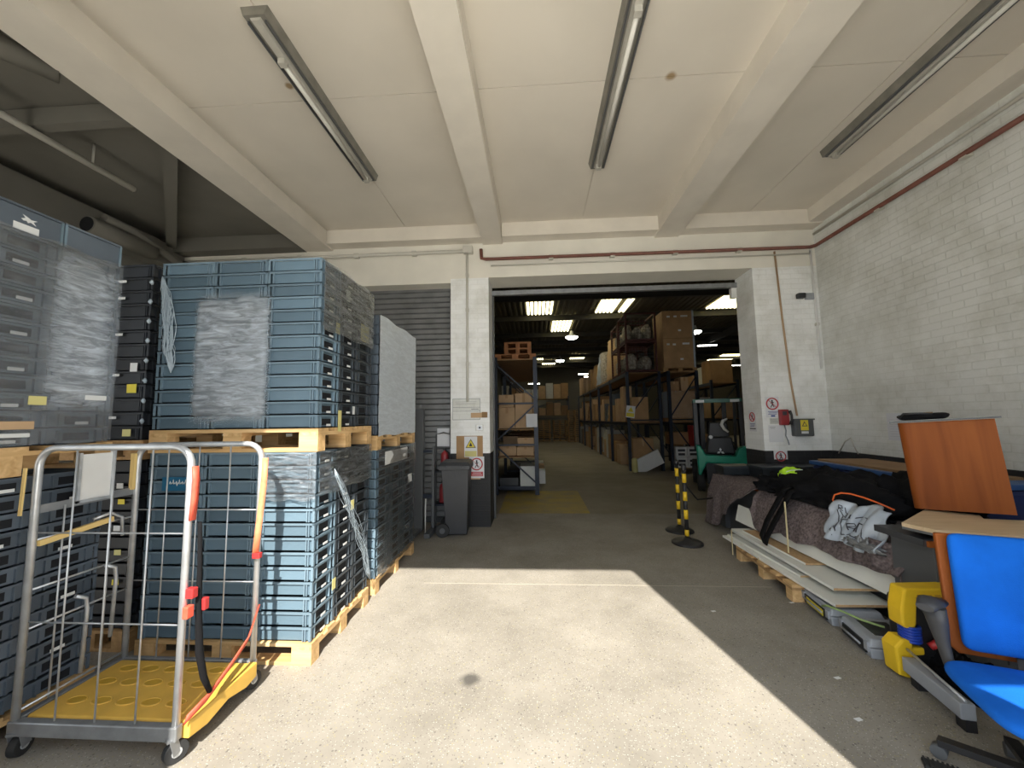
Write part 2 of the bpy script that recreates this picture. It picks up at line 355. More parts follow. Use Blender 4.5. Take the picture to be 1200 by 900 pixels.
def tag(o, label=None, cat=None, group=None, kind=None):
    if label: o['label'] = label
    if cat: o['category'] = cat
    if group: o['group'] = group
    if kind: o['kind'] = kind
    return o
def thing(name, label, cat, loc=(0, 0, 0), rz=0., group=None, rot=None):
    o = bpy.data.objects.new(name, None); o.empty_display_size = .1; C.objects.link(o); o.location = loc
    o.rotation_euler = rot if rot else (0, 0, rz)
    return tag(o, label, cat, group)
def dup(root, loc, label=None, group=None, rz=None):
    r = root.copy(); C.objects.link(r); r.location = loc
    if rz is not None: r.rotation_euler = (0, 0, rz)
    if label: r['label'] = label
    if group: r['group'] = group
    for ch in list(root.children):
        c = ch.copy(); C.objects.link(c); c.parent = r
        for g in ch.children:
            d = g.copy(); C.objects.link(d); d.parent = c
    return r
def struct(name, mb, m, **k): return tag(mb.build(name, m, **k), kind='structure')
def text_mesh(name, s, size, m, parent=None, ext=.001):
    cu = bpy.data.curves.new(name, 'FONT'); cu.body = s; cu.size = size; cu.extrude = ext; cu.align_x = 'CENTER'; cu.align_y = 'CENTER'
    t = bpy.data.objects.new(name, cu); C.objects.link(t); dg = bpy.context.evaluated_depsgraph_get()
    me = bpy.data.meshes.new_from_object(t.evaluated_get(dg)); bpy.data.objects.remove(t); me.materials.clear(); me.materials.append(m)
    o = bpy.data.objects.new(name, me); C.objects.link(o)
    if parent is not None: o.parent = parent
    return o
ORD = ['first', 'second', 'third', 'fourth', 'fifth', 'sixth', 'seventh', 'eighth', 'ninth', 'tenth', 'eleventh', 'twelfth', 'thirteenth', 'fourteenth']

# ------------------------------------------------------------------ camera
f_px = 450.
Yc = Vector((28/f_px, -40/f_px, 1)).normalized()                 # world +Y seen by the camera (right, up, forward)
ux = -.014; uy = math.sqrt(1-ux*ux-.0076); uz = -(Yc.x*ux+Yc.y*uy)/Yc.z
Zc = Vector((ux, uy, uz)).normalized()
Xc = Vector((Zc.y*Yc.z-Zc.z*Yc.y, Zc.z*Yc.x-Zc.x*Yc.z, Zc.x*Yc.y-Zc.y*Yc.x)).normalized()
if Xc.x < 0: Xc = -Xc
cam = bpy.data.cameras.new('camera'); co = bpy.data.objects.new('camera', cam); C.objects.link(co)
rt = Vector((Xc.x, Yc.x, Zc.x)); up = Vector((Xc.y, Yc.y, Zc.y)); fw = Vector((Xc.z, Yc.z, Zc.z))
co.matrix_world = Matrix(((rt.x, up.x, -fw.x, 0), (rt.y, up.y, -fw.y, 0), (rt.z, up.z, -fw.z, 1.7), (0, 0, 0, 1)))
cam.sensor_fit = 'HORIZONTAL'; cam.sensor_width = 36.; cam.lens = 36.*f_px/1200.; cam.clip_start = .05; cam.clip_end = 300
scene.camera = co

# ------------------------------------------------------------------ the setting
XL, XR, YF, YB, ZC, ZB = -6.41, 4.49, .2, 6.2, 4.88, 4.62
WZ = 1.15                                                         # top of the black painted band
struct('floor', MB().box(XL-.3, XR+.3, -.1, 7.05, -.12, 0), M['floor'])
struct('floor_warehouse', MB().box(-9, 19, 7.05, 34.2, -.12, 0), M['floor_in'])
struct('floor_yard', MB().box(-30, 30, -40, -.1, -.14, -.02), M['floor_out'])
tag(MB().box(-.7, .93, 7.08, 9.2, .0005, .003).build('floor_marking', M['yellow_paint']), 'worn yellow paint patch on the floor just inside the doorway', 'floor marking')
b = MB().box(XL-.3, XR+.3, YF-.2, YB+.55, ZC+.012, ZC+.15)
for x0, x1 in ((-3.52, -2.1), (-2.09, -.62), (-.61, .8), (.81, 2.18), (2.19, 3.4), (3.41, XR)):
    for y0, y1 in ((YF, 3.42), (3.428, YB)): b.box(x0, x1, y0, y1, ZC, ZC+.02)
struct('ceiling', b, M['ceil'])
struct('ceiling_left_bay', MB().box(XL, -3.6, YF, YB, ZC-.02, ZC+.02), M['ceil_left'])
struct('beam_left', MB().box(-3.9, -3.44, YF, YB, ZB, ZC+.01), M['beam'])
b = MB().box(-.83, -.50, YF, YB, ZB, ZC+.01).box(-.52, -.495, YF, YB, ZB+.03, ZC)
struct('beam_centre', b, M['beam'])
struct('beam_right', MB().box(2.0, 2.38, YF, YB, ZB, ZC+.01), M['beam'])
struct('beam_right_wall', MB().box(4.28, XR, YF, YB-.2, ZB+.05, ZC+.01), M['beam'])
for x0, x1 in ((-3.44, -.83), (-.5, 2.0), (2.38, XR)): struct('beam_back', MB().box(x0, x1, YB-.22, YB, ZB+.03, ZC+.01), M['beam'])
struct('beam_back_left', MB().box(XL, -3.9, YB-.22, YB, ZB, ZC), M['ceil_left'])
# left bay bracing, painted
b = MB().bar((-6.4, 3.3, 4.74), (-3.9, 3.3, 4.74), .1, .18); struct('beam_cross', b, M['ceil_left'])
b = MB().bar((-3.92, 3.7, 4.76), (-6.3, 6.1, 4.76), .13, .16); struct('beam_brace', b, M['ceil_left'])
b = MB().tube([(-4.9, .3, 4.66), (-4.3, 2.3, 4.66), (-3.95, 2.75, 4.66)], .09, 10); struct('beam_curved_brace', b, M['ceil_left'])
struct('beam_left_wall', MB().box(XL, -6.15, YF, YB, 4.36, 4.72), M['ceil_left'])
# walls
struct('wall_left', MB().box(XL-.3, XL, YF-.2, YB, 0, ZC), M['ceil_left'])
struct('wall_right', MB().box(XR, XR+.3, YF-.2, YB+.55, WZ, ZC), M['brick'])
struct('wall_right_base', MB().box(XR, XR+.3, YF-.2, YB+.55, 0, WZ), M['brick_black'])
T_ = YB+.53
b = MB().box(3.503, XR, YB, T_, WZ, 4.05)                          # pier right of the doorway
b.box(-1.385, -.745, YB, T_, WZ, 4.05)                             # pillar
struct('wall_back', b, M['brick_white'])
b = MB().box(3.503, XR, YB, T_, 0, WZ).box(-1.385, -.745, YB, T_, 0, WZ)
struct('wall_back_base', b, M['brick_black'])
b = MB().box(-.745, 3.503, YB, T_, 4.05, ZC).box(-1.385, -.745, YB, T_, 4.05, ZC).box(XL, -1.385, YB, T_, 3.98, ZC).box(3.503, XR, YB, T_, 4.05, ZC)
struct('wall_back_lintel', b, M['wall_cream'])
struct('wall_back_left', MB().box(XL, -3.35, YB, T_, 0, 3.98), M['wall_cream'])
struct('trim_1', MB().box(-.745, 3.503, T_-.06, T_+.02, 3.9, 3.98), M['steel_dull'])
struct('trim_2', MB().box(3.42, 3.503, T_-.03, T_+.05, 3.72, 3.9), M['white'])
struct('trim_3', MB().box(-.75, -.715, T_-.02, T_+.06, 0, 3.95), M['grey_dark'])
# front wall behind the camera with the loading door
DL, DR, DH = -1.50, 1.925, 4.185
b = MB().box(DL, DR, YF-.2, YF, DH, ZC)
b.box(-3.9, DL, YF-.2, YF, 0, ZC).box(XL, -5.3, YF-.2, YF, 0, ZC).box(-5.3, -3.9, YF-.2, YF, 3.5, ZC)  # unseen left opening added to give the film a reflection
b.box(DR, 2.30, YF-.2, YF, 0, ZC).box(2.30, 2.70, YF-.2, YF, 0, 1.84).box(2.30, 2.70, YF-.2, YF, 2.30, ZC).box(2.70, XR, YF-.2, YF, 0, ZC)  # unseen small window added to throw sun onto the chair seat
struct('wall_front', b, M['brick'])
# roller shutter in the left opening
def shutter():
    t = thing('roller_shutter', 'dark grey slatted roller shutter closed behind the wrapped pallets and wheelie bin', 'roller shutter', (-2.37, YB+.3, 0))
    b = MB(); n = 48; h = 3.95
    def fn(u, v):
        k = v*n; ph = k-int(k)
        return ((u-.5)*1.96, -.012*abs(sin(pi*k)), v*h)
    P = []
    pts = []
    for i in range(n*4+1):
        z = i/(n*4)*h; pts.append((0, z))
    pts = []
    for i in range(43):
        z = i*.0935; pts += [(-.006, z), (-.030, z+.012), (-.024, z+.078), (.0, z+.084)]
    for i in range(len(pts)-1):
        (ya, za), (yb, zb) = pts[i], pts[i+1]
        b._add([(-.98, ya, za), (.98, ya, za), (.98, yb, zb), (-.98, yb, zb), (-.98, .02, za), (.98, .02, za), (.98, .02, zb), (-.98, .02, zb)], [(0, 1, 2, 3), (7, 6, 5, 4)])
    b.build('slat_curtain', M['shutter'], t)
    MB().box(.92, .98, -.05, .06, 0, 3.95).build('guide_rail', M['grey_dark'], t)
    MB().box(-.98, -.92, -.05, .06, 0, 3.95).build('guide_rail', M['grey_dark'], t)
    MB().box(-.92, .92, -.04, .03, 0, .08).build('bottom_bar', M['grey_dark'], t)
shutter()
# warehouse shell
struct('wall_warehouse_back', MB().box(-9, 19, 34, 34.2, 0, 6.4), M['roof'])
struct('wall_warehouse_left', MB().box(-3.2, -3.0, T_, 34, 0, 6.4), M['roof'])
struct('wall_warehouse_right', MB().box(18.8, 19, T_, 34, 0, 6.4), M['roof'])
struct('wall_warehouse_front', MB().box(-3, XL+.2, T_, T_+.2, 0, 6.4).box(-3.0, 19, T_, T_+.15, ZC, 6.4).box(XR, 19, T_, T_+.15, 0, ZC), M['roof'])
b = MB()
x = -3.
while x < 19:
    b._add([(x, T_, 6.1), (x+.08, T_, 6.1), (x+.11, T_, 6.14), (x+.19, T_, 6.14), (x+.22, T_, 6.1),
            (x, 34, 6.1), (x+.08, 34, 6.1), (x+.11, 34, 6.14), (x+.19, 34, 6.14), (x+.22, 34, 6.1)],
           [(0, 1, 6, 5), (1, 2, 7, 6), (2, 3, 8, 7), (3, 4, 9, 8)]); x += .22
b.box(-3, 19, T_, 34, 6.2, 6.3)
struct('ceiling_warehouse', b, M['roof'])
for y in (11.6, 13.4, 16.2, 19.6, 21.6, 24., 26.5, 28.9, 31.5): struct('beam_purlin', MB().box(-3, 18.8, y-.07, y+.07, 5.85, 6.06), M['purlin'])
for x in (-2.9, 9.5): struct('beam_rafter', MB().bar((x, T_+.1, 5.78), (x, 34, 5.78), .16, .3), M['purlin'])
def skylight(x0, x1, y0, y1, lab):
    b = MB(); x = x0; w = .1; k = 0
    while x < x1-.02:
        b._add([(x, y0, 6.06), (x+.5*w, y0, 6.02), (x+.5*w, y1, 6.02), (x, y1, 6.06), (x+w, y0, 6.06), (x+w, y1, 6.06)], [(0, 1, 2, 3), (1, 4, 5, 2)])
        b._add([(x, y0, 6.08), (x+w, y0, 6.08), (x+w, y1, 6.08), (x, y1, 6.08)], [(0, 1, 2, 3)]); x += w*1.55
    t = tag(b.build('skylight', M['skylight']), lab, 'skylight', 'ribbed roof skylights in the warehouse')
for i, (a) in enumerate([(-.28, .7, 13.75, 15.9, 'ribbed skylight nearest above the left rack'), (.85, 1.75, 16.6, 19.2, 'ribbed skylight just above the first round lamp'),
    (2.55, 3.25, 13.8, 15.9, 'wide ribbed skylight left of the stillages on the rack'), (3.5, 3.75, 13.8, 15.9, 'narrow ribbed skylight strip beside the wide one above the rack'),
    (7.0, 8.6, 13.8, 15.8, 'ribbed skylight cut by the right edge of the doorway'), (-.1, .6, 27., 28.6, 'small far ribbed skylight above the left rack'),
    (.6, 1.6, 29.2, 31.2, 'small far ribbed skylight, lower of the distant pair on the left'), (2.6, 3.6, 27, 28.6, 'small far ribbed skylight near the middle of the roof'),
    (13.6, 15.2, 28.2, 31, 'far ribbed skylight beyond the forklift')]): skylight(*a)
def high_bay(x, y, z, lab, long=False):
    t = thing('high_bay_lamp', lab, 'ceiling lamp', (x, y, z), 0, 'lit lamps hanging in the warehouse')
    if long:
        MB().box(-.5, .5, -.12, .12, .03, .09).build('housing', M['grey_dark'], t); MB().box(-.48, .48, -.1, .1, 0, .03).build('lens', M['lamp'], t)
    else:
        MB().lathe([(.02, .3), (.06, .28), (.10, .12), (.30, .02), (.30, .012)][::-1], 20).build('shade', M['grey_plastic'], t)
        MB().lathe([(.05, -.10), (.2, -.07), (.285, .01)], 20).build('lens', M['lamp'], t)
    MB().cyl((0, 0, .1), (0, 0, 5.88-z), .012, n=6).build('hanging_rod', M['purlin'], t)
high_bay(1.7, 17.4, 5.35, 'round lit lamp hanging nearest above the aisle')
high_bay(1.62, 24.6, 5.35, 'second round lit lamp above the aisle, further back')
high_bay(7.1, 17.2, 5.4, 'round lit lamp right of the tall brown carton')
high_bay(3.9, 30.5, 5.1, 'oval lit lamp far down above the right rack', True)
high_bay(4.6, 32.5, 5.1, 'farthest lit lamp above the right rack', True)
high_bay(-.1, 32.6, 4.6, 'long lit lamp far off beside the left rack', True)
high_bay(9.4, 21.3, 5.5, 'long thin lit lamp above the forklift', True)
high_bay(11.3, 25.2, 4.6, 'oval lit lamp beyond the forklift', True)
high_bay(14.9, 29.4, 5.4, 'small lit lamp at the right jamb', True)

# ------------------------------------------------------------------ ceiling lights of the loading bay
def strip_light(x, y0, y1, lab, off=.35):
    t = thing('strip_light', lab, 'strip light', (x, (y0+y1)/2, ZC), 0, 'unlit fluorescent battens on the ceiling')
    a = y0-(y0+y1)/2; c = -a
    prof = [(-.11, 0), (-.085, -.075), (.085, -.075), (.11, 0)]
    MB().prism([(p[0], p[1]) for p in prof][::-1], a, c, 'xz').build('housing', M['fixture'], t)
    MB().prism([(-.045, -.075), (-.03, -.10), (.03, -.10), (.045, -.075)][::-1], a+.02, c-.03, 'xz').build('spine', M['fixture_in'], t)
    MB().cyl((0, a+off, -.125), (0, c-.1, -.125), .02, n=12).build('tube', M['tube'], t)
    for y in (a+off, c-.1): MB().box(-.03, .03, y-.025, y+.025, -.15, -.09).build('lamp_holder', M['fixture_in'], t)
    for sx in (-1, 1): MB().bar((sx*.07, a+.04, -.085), (sx*.07, c-.04, -.085), .012, .03).build('reflector_edge', M['grey_dark'], t)
strip_light(-2.10, 2.55, 4.63, 'unlit fluorescent batten on the ceiling bay left of the centre beam')
strip_light(.83, 2.35, 4.62, 'unlit fluorescent batten on the ceiling between centre and right beams')
strip_light(3.62, 1.7, 4.63, 'unlit fluorescent batten near the right wall')
t = thing('suspended_tube_light', 'thin bare tube light hung under the dark left bay ceiling', 'strip light', (-4.93, 2.84, 4.6))
MB().cyl((0, -1.6, 0), (0, 1.4, 0), .035, n=10).build('tube', M['pipe_white'], t)
for y in (.1, .95, -1.2): MB().cyl((0, y, 0), (0, y, .26), .012, n=6).build('hanger', M['pipe_white'], t)
# horizontal drum and pipe at the left wall
t = thing('wall_heater_tube', 'pale cylindrical heater drum with elbow pipe high on the left wall', 'heater', (-6.05, 5.0, 4.42))
MB().tube([(0, -.35, 0), (0, .55, 0)], .12, 18).build('drum', M['ceil_left'], t)
MB().cyl((0, -.36, 0), (0, -.352, 0), .10, n=18).build('open_end', M['dark_hole'], t)  # dark disc painted as the shade inside the drum
MB().tube([(.05, -.2, .17), (.05, .2, .17), (.05, .45, .1), (.02, .9, .02), (.0, 1.1, 0)], .06, 12).build('elbow_pipe', M['ceil_left'], t)

# ------------------------------------------------------------------ pipes and cables
def run(name, pts, r, m, lab, cat, n=8, clips=None, cm=None):
    b = MB(); b.tube(pts, r, n)
    o = b.build(name, m)
    tag(o, lab, cat)
    if clips:
        k = MB()
        for p in clips: k.cbox(p, (r*2.6, r*2.6, r*2.6))
        k.build('clip', cm or M['pipe_white'], o)
    return o
run('brown_pipe', [(-.86, YB-.06, 4.52), (-.85, YB-.06, 4.36), (-.78, YB-.06, 4.345), (4.38, YB-.06, 4.335), (4.43, YB-.12, 4.335), (4.43, .4, 4.335)], .028, M['pipe_brown'],
    'brown steel pipe running above the doorway and on along the right wall', 'pipe', clips=[(x, YB-.04, 4.34) for x in (.3, 1.3, 2.3, 3.3)]+[(4.455, y, 4.335) for y in (5, 4, 3, 2)])
run('cream_pipe', [(-6.2, YB-.05, 4.5), (-1.15, YB-.05, 4.5)], .03, M['pipe_white'], 'cream conduit along the back wall above the roller shutter', 'pipe', clips=[(x, YB-.03, 4.5) for x in (-5, -4, -3, -2)])
run('cream_pipe', [(-.7, YB-.03, 4.24), (4.4, YB-.03, 4.24)], .012, M['pipe_white'], 'thin cream cable just below the brown pipe over the doorway', 'cable', n=6)
run('cream_conduit', [(-1.10, YB-.03, 4.5), (-1.10, YB-.03, 1.98)], .02, M['pipe_white'], 'cream conduit dropping down the face of the pillar', 'conduit', clips=[(-1.1, YB-.02, z) for z in (4.1, 3.5, 2.6)])
tag(MB().cbox((-1.08, YB-.05, 4.52), (.16, .1, .12)).build('junction_box', M['pipe_white'], bevel=.01), 'cream junction box at the top of the pillar conduit', 'junction box')
run('tan_conduit', [(3.86, YB-.02, 4.3), (3.9, YB-.02, 3.2), (3.95, YB-.025, 2.2), (4.0, YB-.03, 1.68)], .014, M['cable_tan'], 'tan conduit dropping to the dark box on the right pier', 'conduit')
run('white_conduit', [(4.40, YB-.03, 4.3), (4.42, YB-.03, 2.4)], .017, M['white'], 'white conduit beside the right corner of the back wall', 'conduit', clips=[(4.415, YB-.02, 3.1)])
run('cream_conduit', [(4.46, YB-.05, 4.55), (4.46, .5, 4.55)], .02, M['pipe_white'], 'cream conduit above the brown pipe along the right wall', 'pipe')

# ------------------------------------------------------------------ pallets
def make_pallet(w, d, label, group, wood='pine', h=.144, name='pallet'):
    """euro pallet; w along x, d along y, origin at centre on the ground"""
    t = thing(name, label, 'pallet', (0, 0, 0), 0, group)
    k = h/.144; z1 = .022*k; z2 = z1+.078*k; z3 = z2+.022*k
    nb = 7 if w > 1 else 5
    for i in range(5):
        cy = -d/2+.07+(d-.14)*i/4; bw = .145 if i % 2 == 0 else .11
        bx = MB().box(-w/2, w/2, max(-d/2, cy-bw/2), min(d/2, cy+bw/2), z3, h); bx.build('deck_board', M[wood], t)
    for sx in (-1, 0, 1):
        cx = sx*(w/2-.0725)
        MB().box(cx-.0725, cx+.0725, -d/2, d/2, z2, z3).build('cross_board', M[wood+'_y' if wood == 'pine' else wood], t)
        for sy in (-1, 0, 1):
            cy = sy*(d/2-.05)
            MB().box(cx-.0725, cx+.0725, cy-.05, cy+.05, z1, z2).build('block', M[wood], t)
    for sy in (-1, 0, 1):
        cy = sy*(d/2-.05); MB().box(-w/2, w/2, cy-.05, cy+.05, 0, z1).build('bottom_board', M[wood], t)
    return t
# stacks: S3 (centre), S1 (left, seen side-on), S2 (between), S4 (far)
G_P = 'wooden pallets under the wrapped crate stacks'
p = make_pallet(1.32, .92, 'pale wooden pallet on the floor beneath the sunlit blue crates', G_P)
p.location = (-2.26, 3.21, 0)
q = make_pallet(1.32, .92, 'pale wooden pallet carrying the upper centre crate stack', G_P, h=.17); q.location = (-2.26, 3.21, 1.478)
p1 = make_pallet(.9, 1.0, 'pale wooden pallet under the upper left crate stack', G_P, h=.16); p1.location = (-3.30, 1.94, 1.42)
dup(p1, (-3.30, 1.94, 0), 'wooden pallet on the floor at far left behind the roll cage', G_P)
p2 = make_pallet(.7, .9, 'brown wooden pallet under the upper black crates', G_P, wood='pine_old', h=.15); p2.location = (-3.42, 3.3, 1.42)
dup(p2, (-3.42, 3.3, 0), 'brown wooden pallet on the floor beneath the lower black crates', G_P)
p3 = make_pallet(1.0, 1.2, 'wooden pallet on the floor under the far wrapped stack', G_P); p3.location = (-2.1, 4.42, 0)
dup(p3, (-2.1, 4.42, 1.40), 'pale wooden pallet between the two far wrapped stacks', G_P)

def make_crate(w, d, h, m, rim, label, group, name='storage_crate', slot=True):
    """stacking crate, origin bottom centre: tapered walls, rim, ribs, hand slots, open inside"""
    b = MB(); x = w/2-.002; y = d/2-.002; i = .017; t = .004
    z0, z1, z2, z3 = .0, .008, h-.015, h-.0015
    b.m = 0
    # floor + walls
    b.box(-x+i, x-i, -y+i, y-i, z1, z1+.004)
    b.box(-x+i, x-i, -y+i, -y+i+t, z1, z2).box(-x+i, x-i, y-i-t, y-i, z1, z2)
    b.box(-x+i, -x+i+t, -y+i, y-i, z1, z2).box(x-i-t, x-i, -y+i, y-i, z1, z2)
    b.m = 1
    # rim ring
    b.box(-x, x, -y, -y+.014, z2, z3).box(-x, x, y-.014, y, z2, z3).box(-x, -x+.014, -y, y, z2, z3).box(x-.014, x, -y, y, z2, z3)
    # nesting foot, set back and painted as the shade gap between crates
    b.m = 2; b.box(-x+.035, x-.035, -y+.035, y-.035, z0, z1); b.m = 1
    for sy in (-1, 1):                                            # ribs on the long faces
        for fx in (-.98, -.80, .72, .80, .98):
            cx = fx*x; a, c = sorted((sy*(y-.002), sy*(y-i-.001))); b.box(max(-x, cx-.004), min(x, cx+.004), a, c, z1, z2)
    for sx in (-1, 1):                                            # ribs + dark plates painted as slot shade on the ends
        for fy in (-.97, -.62, .62, .97):
            cy = fy*y; a, c = sorted((sx*(x-.002), sx*(x-i-.001))); b.box(a, c, max(-y, cy-.004), min(y, cy+.004), z1, z2)
        if slot:
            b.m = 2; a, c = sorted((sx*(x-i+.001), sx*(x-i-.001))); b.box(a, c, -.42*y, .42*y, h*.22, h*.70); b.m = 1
    o = b.build(name, [m, rim, M['dark_hole']])
    return tag(o, label, 'crate', group)
def add_label(parent, x, y, z, w, h, m, name='label_card', th=.002):
    MB().box(x, x+th, y-w/2, y+w/2, z-h/2, z+h/2).build(name, m, parent)

NR = 13
def stack_centre(z0, ph, where, group):
    w, d = 1.30/3, .91/3
    proto = None; proto2 = None
    cols = ['left', 'middle', 'right']
    for k in range(NR):
        row = ORD[NR-1-k]
        for i in range(3):
            for j in range(3):
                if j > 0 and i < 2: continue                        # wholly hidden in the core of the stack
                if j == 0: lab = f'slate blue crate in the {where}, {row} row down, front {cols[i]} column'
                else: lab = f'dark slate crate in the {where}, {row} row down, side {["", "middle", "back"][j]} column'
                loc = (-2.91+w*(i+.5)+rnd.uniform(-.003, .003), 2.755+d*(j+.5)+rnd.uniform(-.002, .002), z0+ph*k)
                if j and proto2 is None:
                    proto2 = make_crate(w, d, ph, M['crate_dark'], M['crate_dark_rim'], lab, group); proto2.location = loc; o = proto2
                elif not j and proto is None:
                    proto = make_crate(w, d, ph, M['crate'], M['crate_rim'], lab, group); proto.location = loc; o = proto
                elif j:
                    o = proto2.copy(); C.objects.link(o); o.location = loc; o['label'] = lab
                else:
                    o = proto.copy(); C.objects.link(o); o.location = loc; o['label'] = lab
                if i == 2 and (k*3+j) % 3 != 2 and j < 2:
                    add_label(o, w/2-.006, .01, .022, .06, .016, M['label'])
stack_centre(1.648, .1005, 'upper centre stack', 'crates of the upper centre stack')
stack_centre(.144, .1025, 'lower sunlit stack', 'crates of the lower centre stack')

def stack_side(z0, ph, nr, where, group, m, cx, ys, w, d, lab_rows, side):
    proto = None
    for k in range(nr):
        row = ORD[nr-1-k]
        for j, y in enumerate(ys):
            lab = f'{side} crate in the {where}, {row} row down' + (f', {["nearer", "farther"][j]} column' if len(ys) == 2 else (f', {["near", "middle", "far"][j]} column' if len(ys) == 3 else ''))
            loc = (cx+rnd.uniform(-.004, .004), y, z0+ph*k)
            if proto is None: proto = make_crate(w, d, ph, m[0], m[1], lab, group); proto.location = loc; o = proto
            else: o = proto.copy(); C.objects.link(o); o.location = loc; o['label'] = lab
            if lab_rows and (k+j) % lab_rows == 0: add_label(o, w/2-.006, rnd.uniform(-.02, .02), ph*.3, .07, .018, M['label'])
    return
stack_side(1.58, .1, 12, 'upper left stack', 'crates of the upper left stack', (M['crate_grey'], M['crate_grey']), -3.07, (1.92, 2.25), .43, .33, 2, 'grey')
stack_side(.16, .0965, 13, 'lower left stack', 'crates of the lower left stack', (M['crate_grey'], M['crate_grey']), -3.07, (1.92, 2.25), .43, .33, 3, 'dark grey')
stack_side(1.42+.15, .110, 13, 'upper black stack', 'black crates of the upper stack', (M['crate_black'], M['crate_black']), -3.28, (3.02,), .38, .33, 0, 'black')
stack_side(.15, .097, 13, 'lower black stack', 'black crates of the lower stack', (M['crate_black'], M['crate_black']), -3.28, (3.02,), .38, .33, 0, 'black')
stack_side(1.545, .104, 12, 'upper far stack', 'crates of the upper far stack', (M['crate_grey'], M['crate_grey']), -1.80, (4.02, 4.42, 4.82), .38, .39, 0, 'wrapped grey')
stack_side(.144, .0965, 13, 'lower far stack', 'crates of the lower far stack', (M['crate'], M['crate_rim']), -1.80, (4.02, 4.42, 4.82), .38, .39, 0, 'wrapped slate blue')
# notes on the front of the black crates
def note(x, y, z, w, h, m, lab, nx='y', nm='paper_note'):
    b = MB()
    if nx == 'y': b.box(x-w/2, x+w/2, y-.002, y, z-h/2, z+h/2)
    else: b.box(x, x+.002, y-w/2, y+w/2, z-h/2, z+h/2)
    tag(b.build(nm, m), lab, 'note')
    return b
YN = 2.853
note(-3.205, YN, 1.98, .08, .07, M['sign_yellow'], 'bright yellow square note on the black crates', )
note(-3.20, YN, 2.15, .06, .07, M['label'], 'grey white square note on the black crates')
note(-3.22, YN, 1.63, .07, .055, M['pale_yellow'], 'pale yellow note at the foot of the upper black crates')
for k, z in enumerate((2.86, 2.72, 2.42, 2.09, 1.75)):
    tag(MB().box(-3.40, -3.32, YN, YN+.002, z-.01, z+.01).build('label_strip', M['label']), f'white barcode strip on the black crates, {ORD[k]} from the top', 'label', 'barcode strips on the upper black crates')
for k, (z, c) in enumerate(((1.1, 'sign_yellow'), (.9, 'label'), (.72, 'pale_yellow'), (1.22, 'label'), (.5, 'sign_yellow'))):
    note(-3.22-.02*(k % 2), YN, z, .055, .04, M[c], f'{"yellow" if "y" in c[:7] and c != "label" else "white"} scrap of tape on the lower black crates, {ORD[[1,2,3,0,4][k]]} from top')
# big lidded crates topping the left stack
def big_crate(y0, y1, lab, emblem):
    t = thing('lidded_crate', lab, 'crate', (-3.07, (y0+y1)/2, 2.785), 0, 'smooth grey crates topping the left stack'); w = (y1-y0)/2-.004
    b = MB().box(-.215, .208, -w, w, 0, .135); b.build('body', M['crate_grey'], t, bevel=.006)
    MB().box(-.22, .213, -w, w, .135, .15).build('lid', M['crate_grey'], t, bevel=.003)
    MB().box(.208, .214, -w, -w+.012, 0, .14).build('corner_rib', M['crate_rim'], t)
    MB().box(.208, .214, w-.012, w, 0, .14).build('corner_rib', M['crate_rim'], t)
    if emblem:
        MB().box(.208, .211, -.06, .05, .006, .045).build('label_card', M['label'], t)
        poly = [(-.03, .075), (-.012, .083), (-.025, .10), (.0, .09), (.012, .083), (.04, .088), (.022, .075), (.035, .058), (.012, .068), (.0, .06), (-.006, .07), (-.02, .066)]
        MB().prism(poly, .208, .211, 'yz').build('emblem', M['label'], t)
big_crate(1.755, 2.085, 'smooth grey crate with white winged emblem topping the left stack', True)
big_crate(2.085, 2.415, 'smooth plain grey crate at the far end of the left stack top', False)

# ------------------------------------------------------------------ stretch film
def film(name, x, y0, y1, z0, z1, m, lab, amp=.006, nx='x', wav=5, seed=0):
    r = random.Random(seed); ph = [r.uniform(0, 6) for _ in range(6)]
    def fn(u, v):
        d = amp*(1.3+noise.noise(Vector((u*4, v*14, seed*3.1)))*.9+noise.noise(Vector((u*9+v*2, v*40, seed)))*.6)
        e = .008*sin(u*13+ph[3])*(1 if v > .95 or v < .05 else 0)
        if nx == 'x': return (x+d, y0+(y1-y0)*u, z0+(z1-z0)*v+e)
        return (y0+(y1-y0)*u, x-d, z0+(z1-z0)*v+e)
    return tag(MB().grid(fn, 40, 60).build(name, m), lab, 'stretch film')
film('stretch_film', -2.852, 1.76, 2.42, 1.59, 2.79, M['film_white'], 'clear film wrapped over the side of the upper left crates', seed=1)
film('stretch_film', -2.846, 1.98, 2.44, 1.75, 2.80, M['film_haze'], 'whiter double layer of film at the far edge of the upper left crates', seed=9)
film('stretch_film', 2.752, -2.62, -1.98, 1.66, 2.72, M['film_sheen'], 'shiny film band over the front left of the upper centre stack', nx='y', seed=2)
film('stretch_film', 2.746, -2.0, -1.60, 1.13, 1.47, M['film_white'], 'sunlit clear film over the front top corner of the lower stack', nx='y', seed=12)
film('stretch_film', -1.598, 2.76, 3.66, 2.40, 2.95, M['film_white'], 'clear film over the top side rows of the upper centre stack', seed=3)
film('stretch_film', -1.598, 2.76, 3.66, 1.15, 1.47, M['film_white'], 'clear film over the top side rows of the lower sunlit stack', seed=4)
film('stretch_film', -1.602, 3.83, 5.02, 1.54, 2.80, M['film_dense'], 'thick whitish film covering the upper far stack', amp=.004, seed=5)
film('stretch_film', -1.602, 3.83, 5.02, .14, 1.40, M['film'], 'clear film over the side of the lower far stack', amp=.01, seed=6)
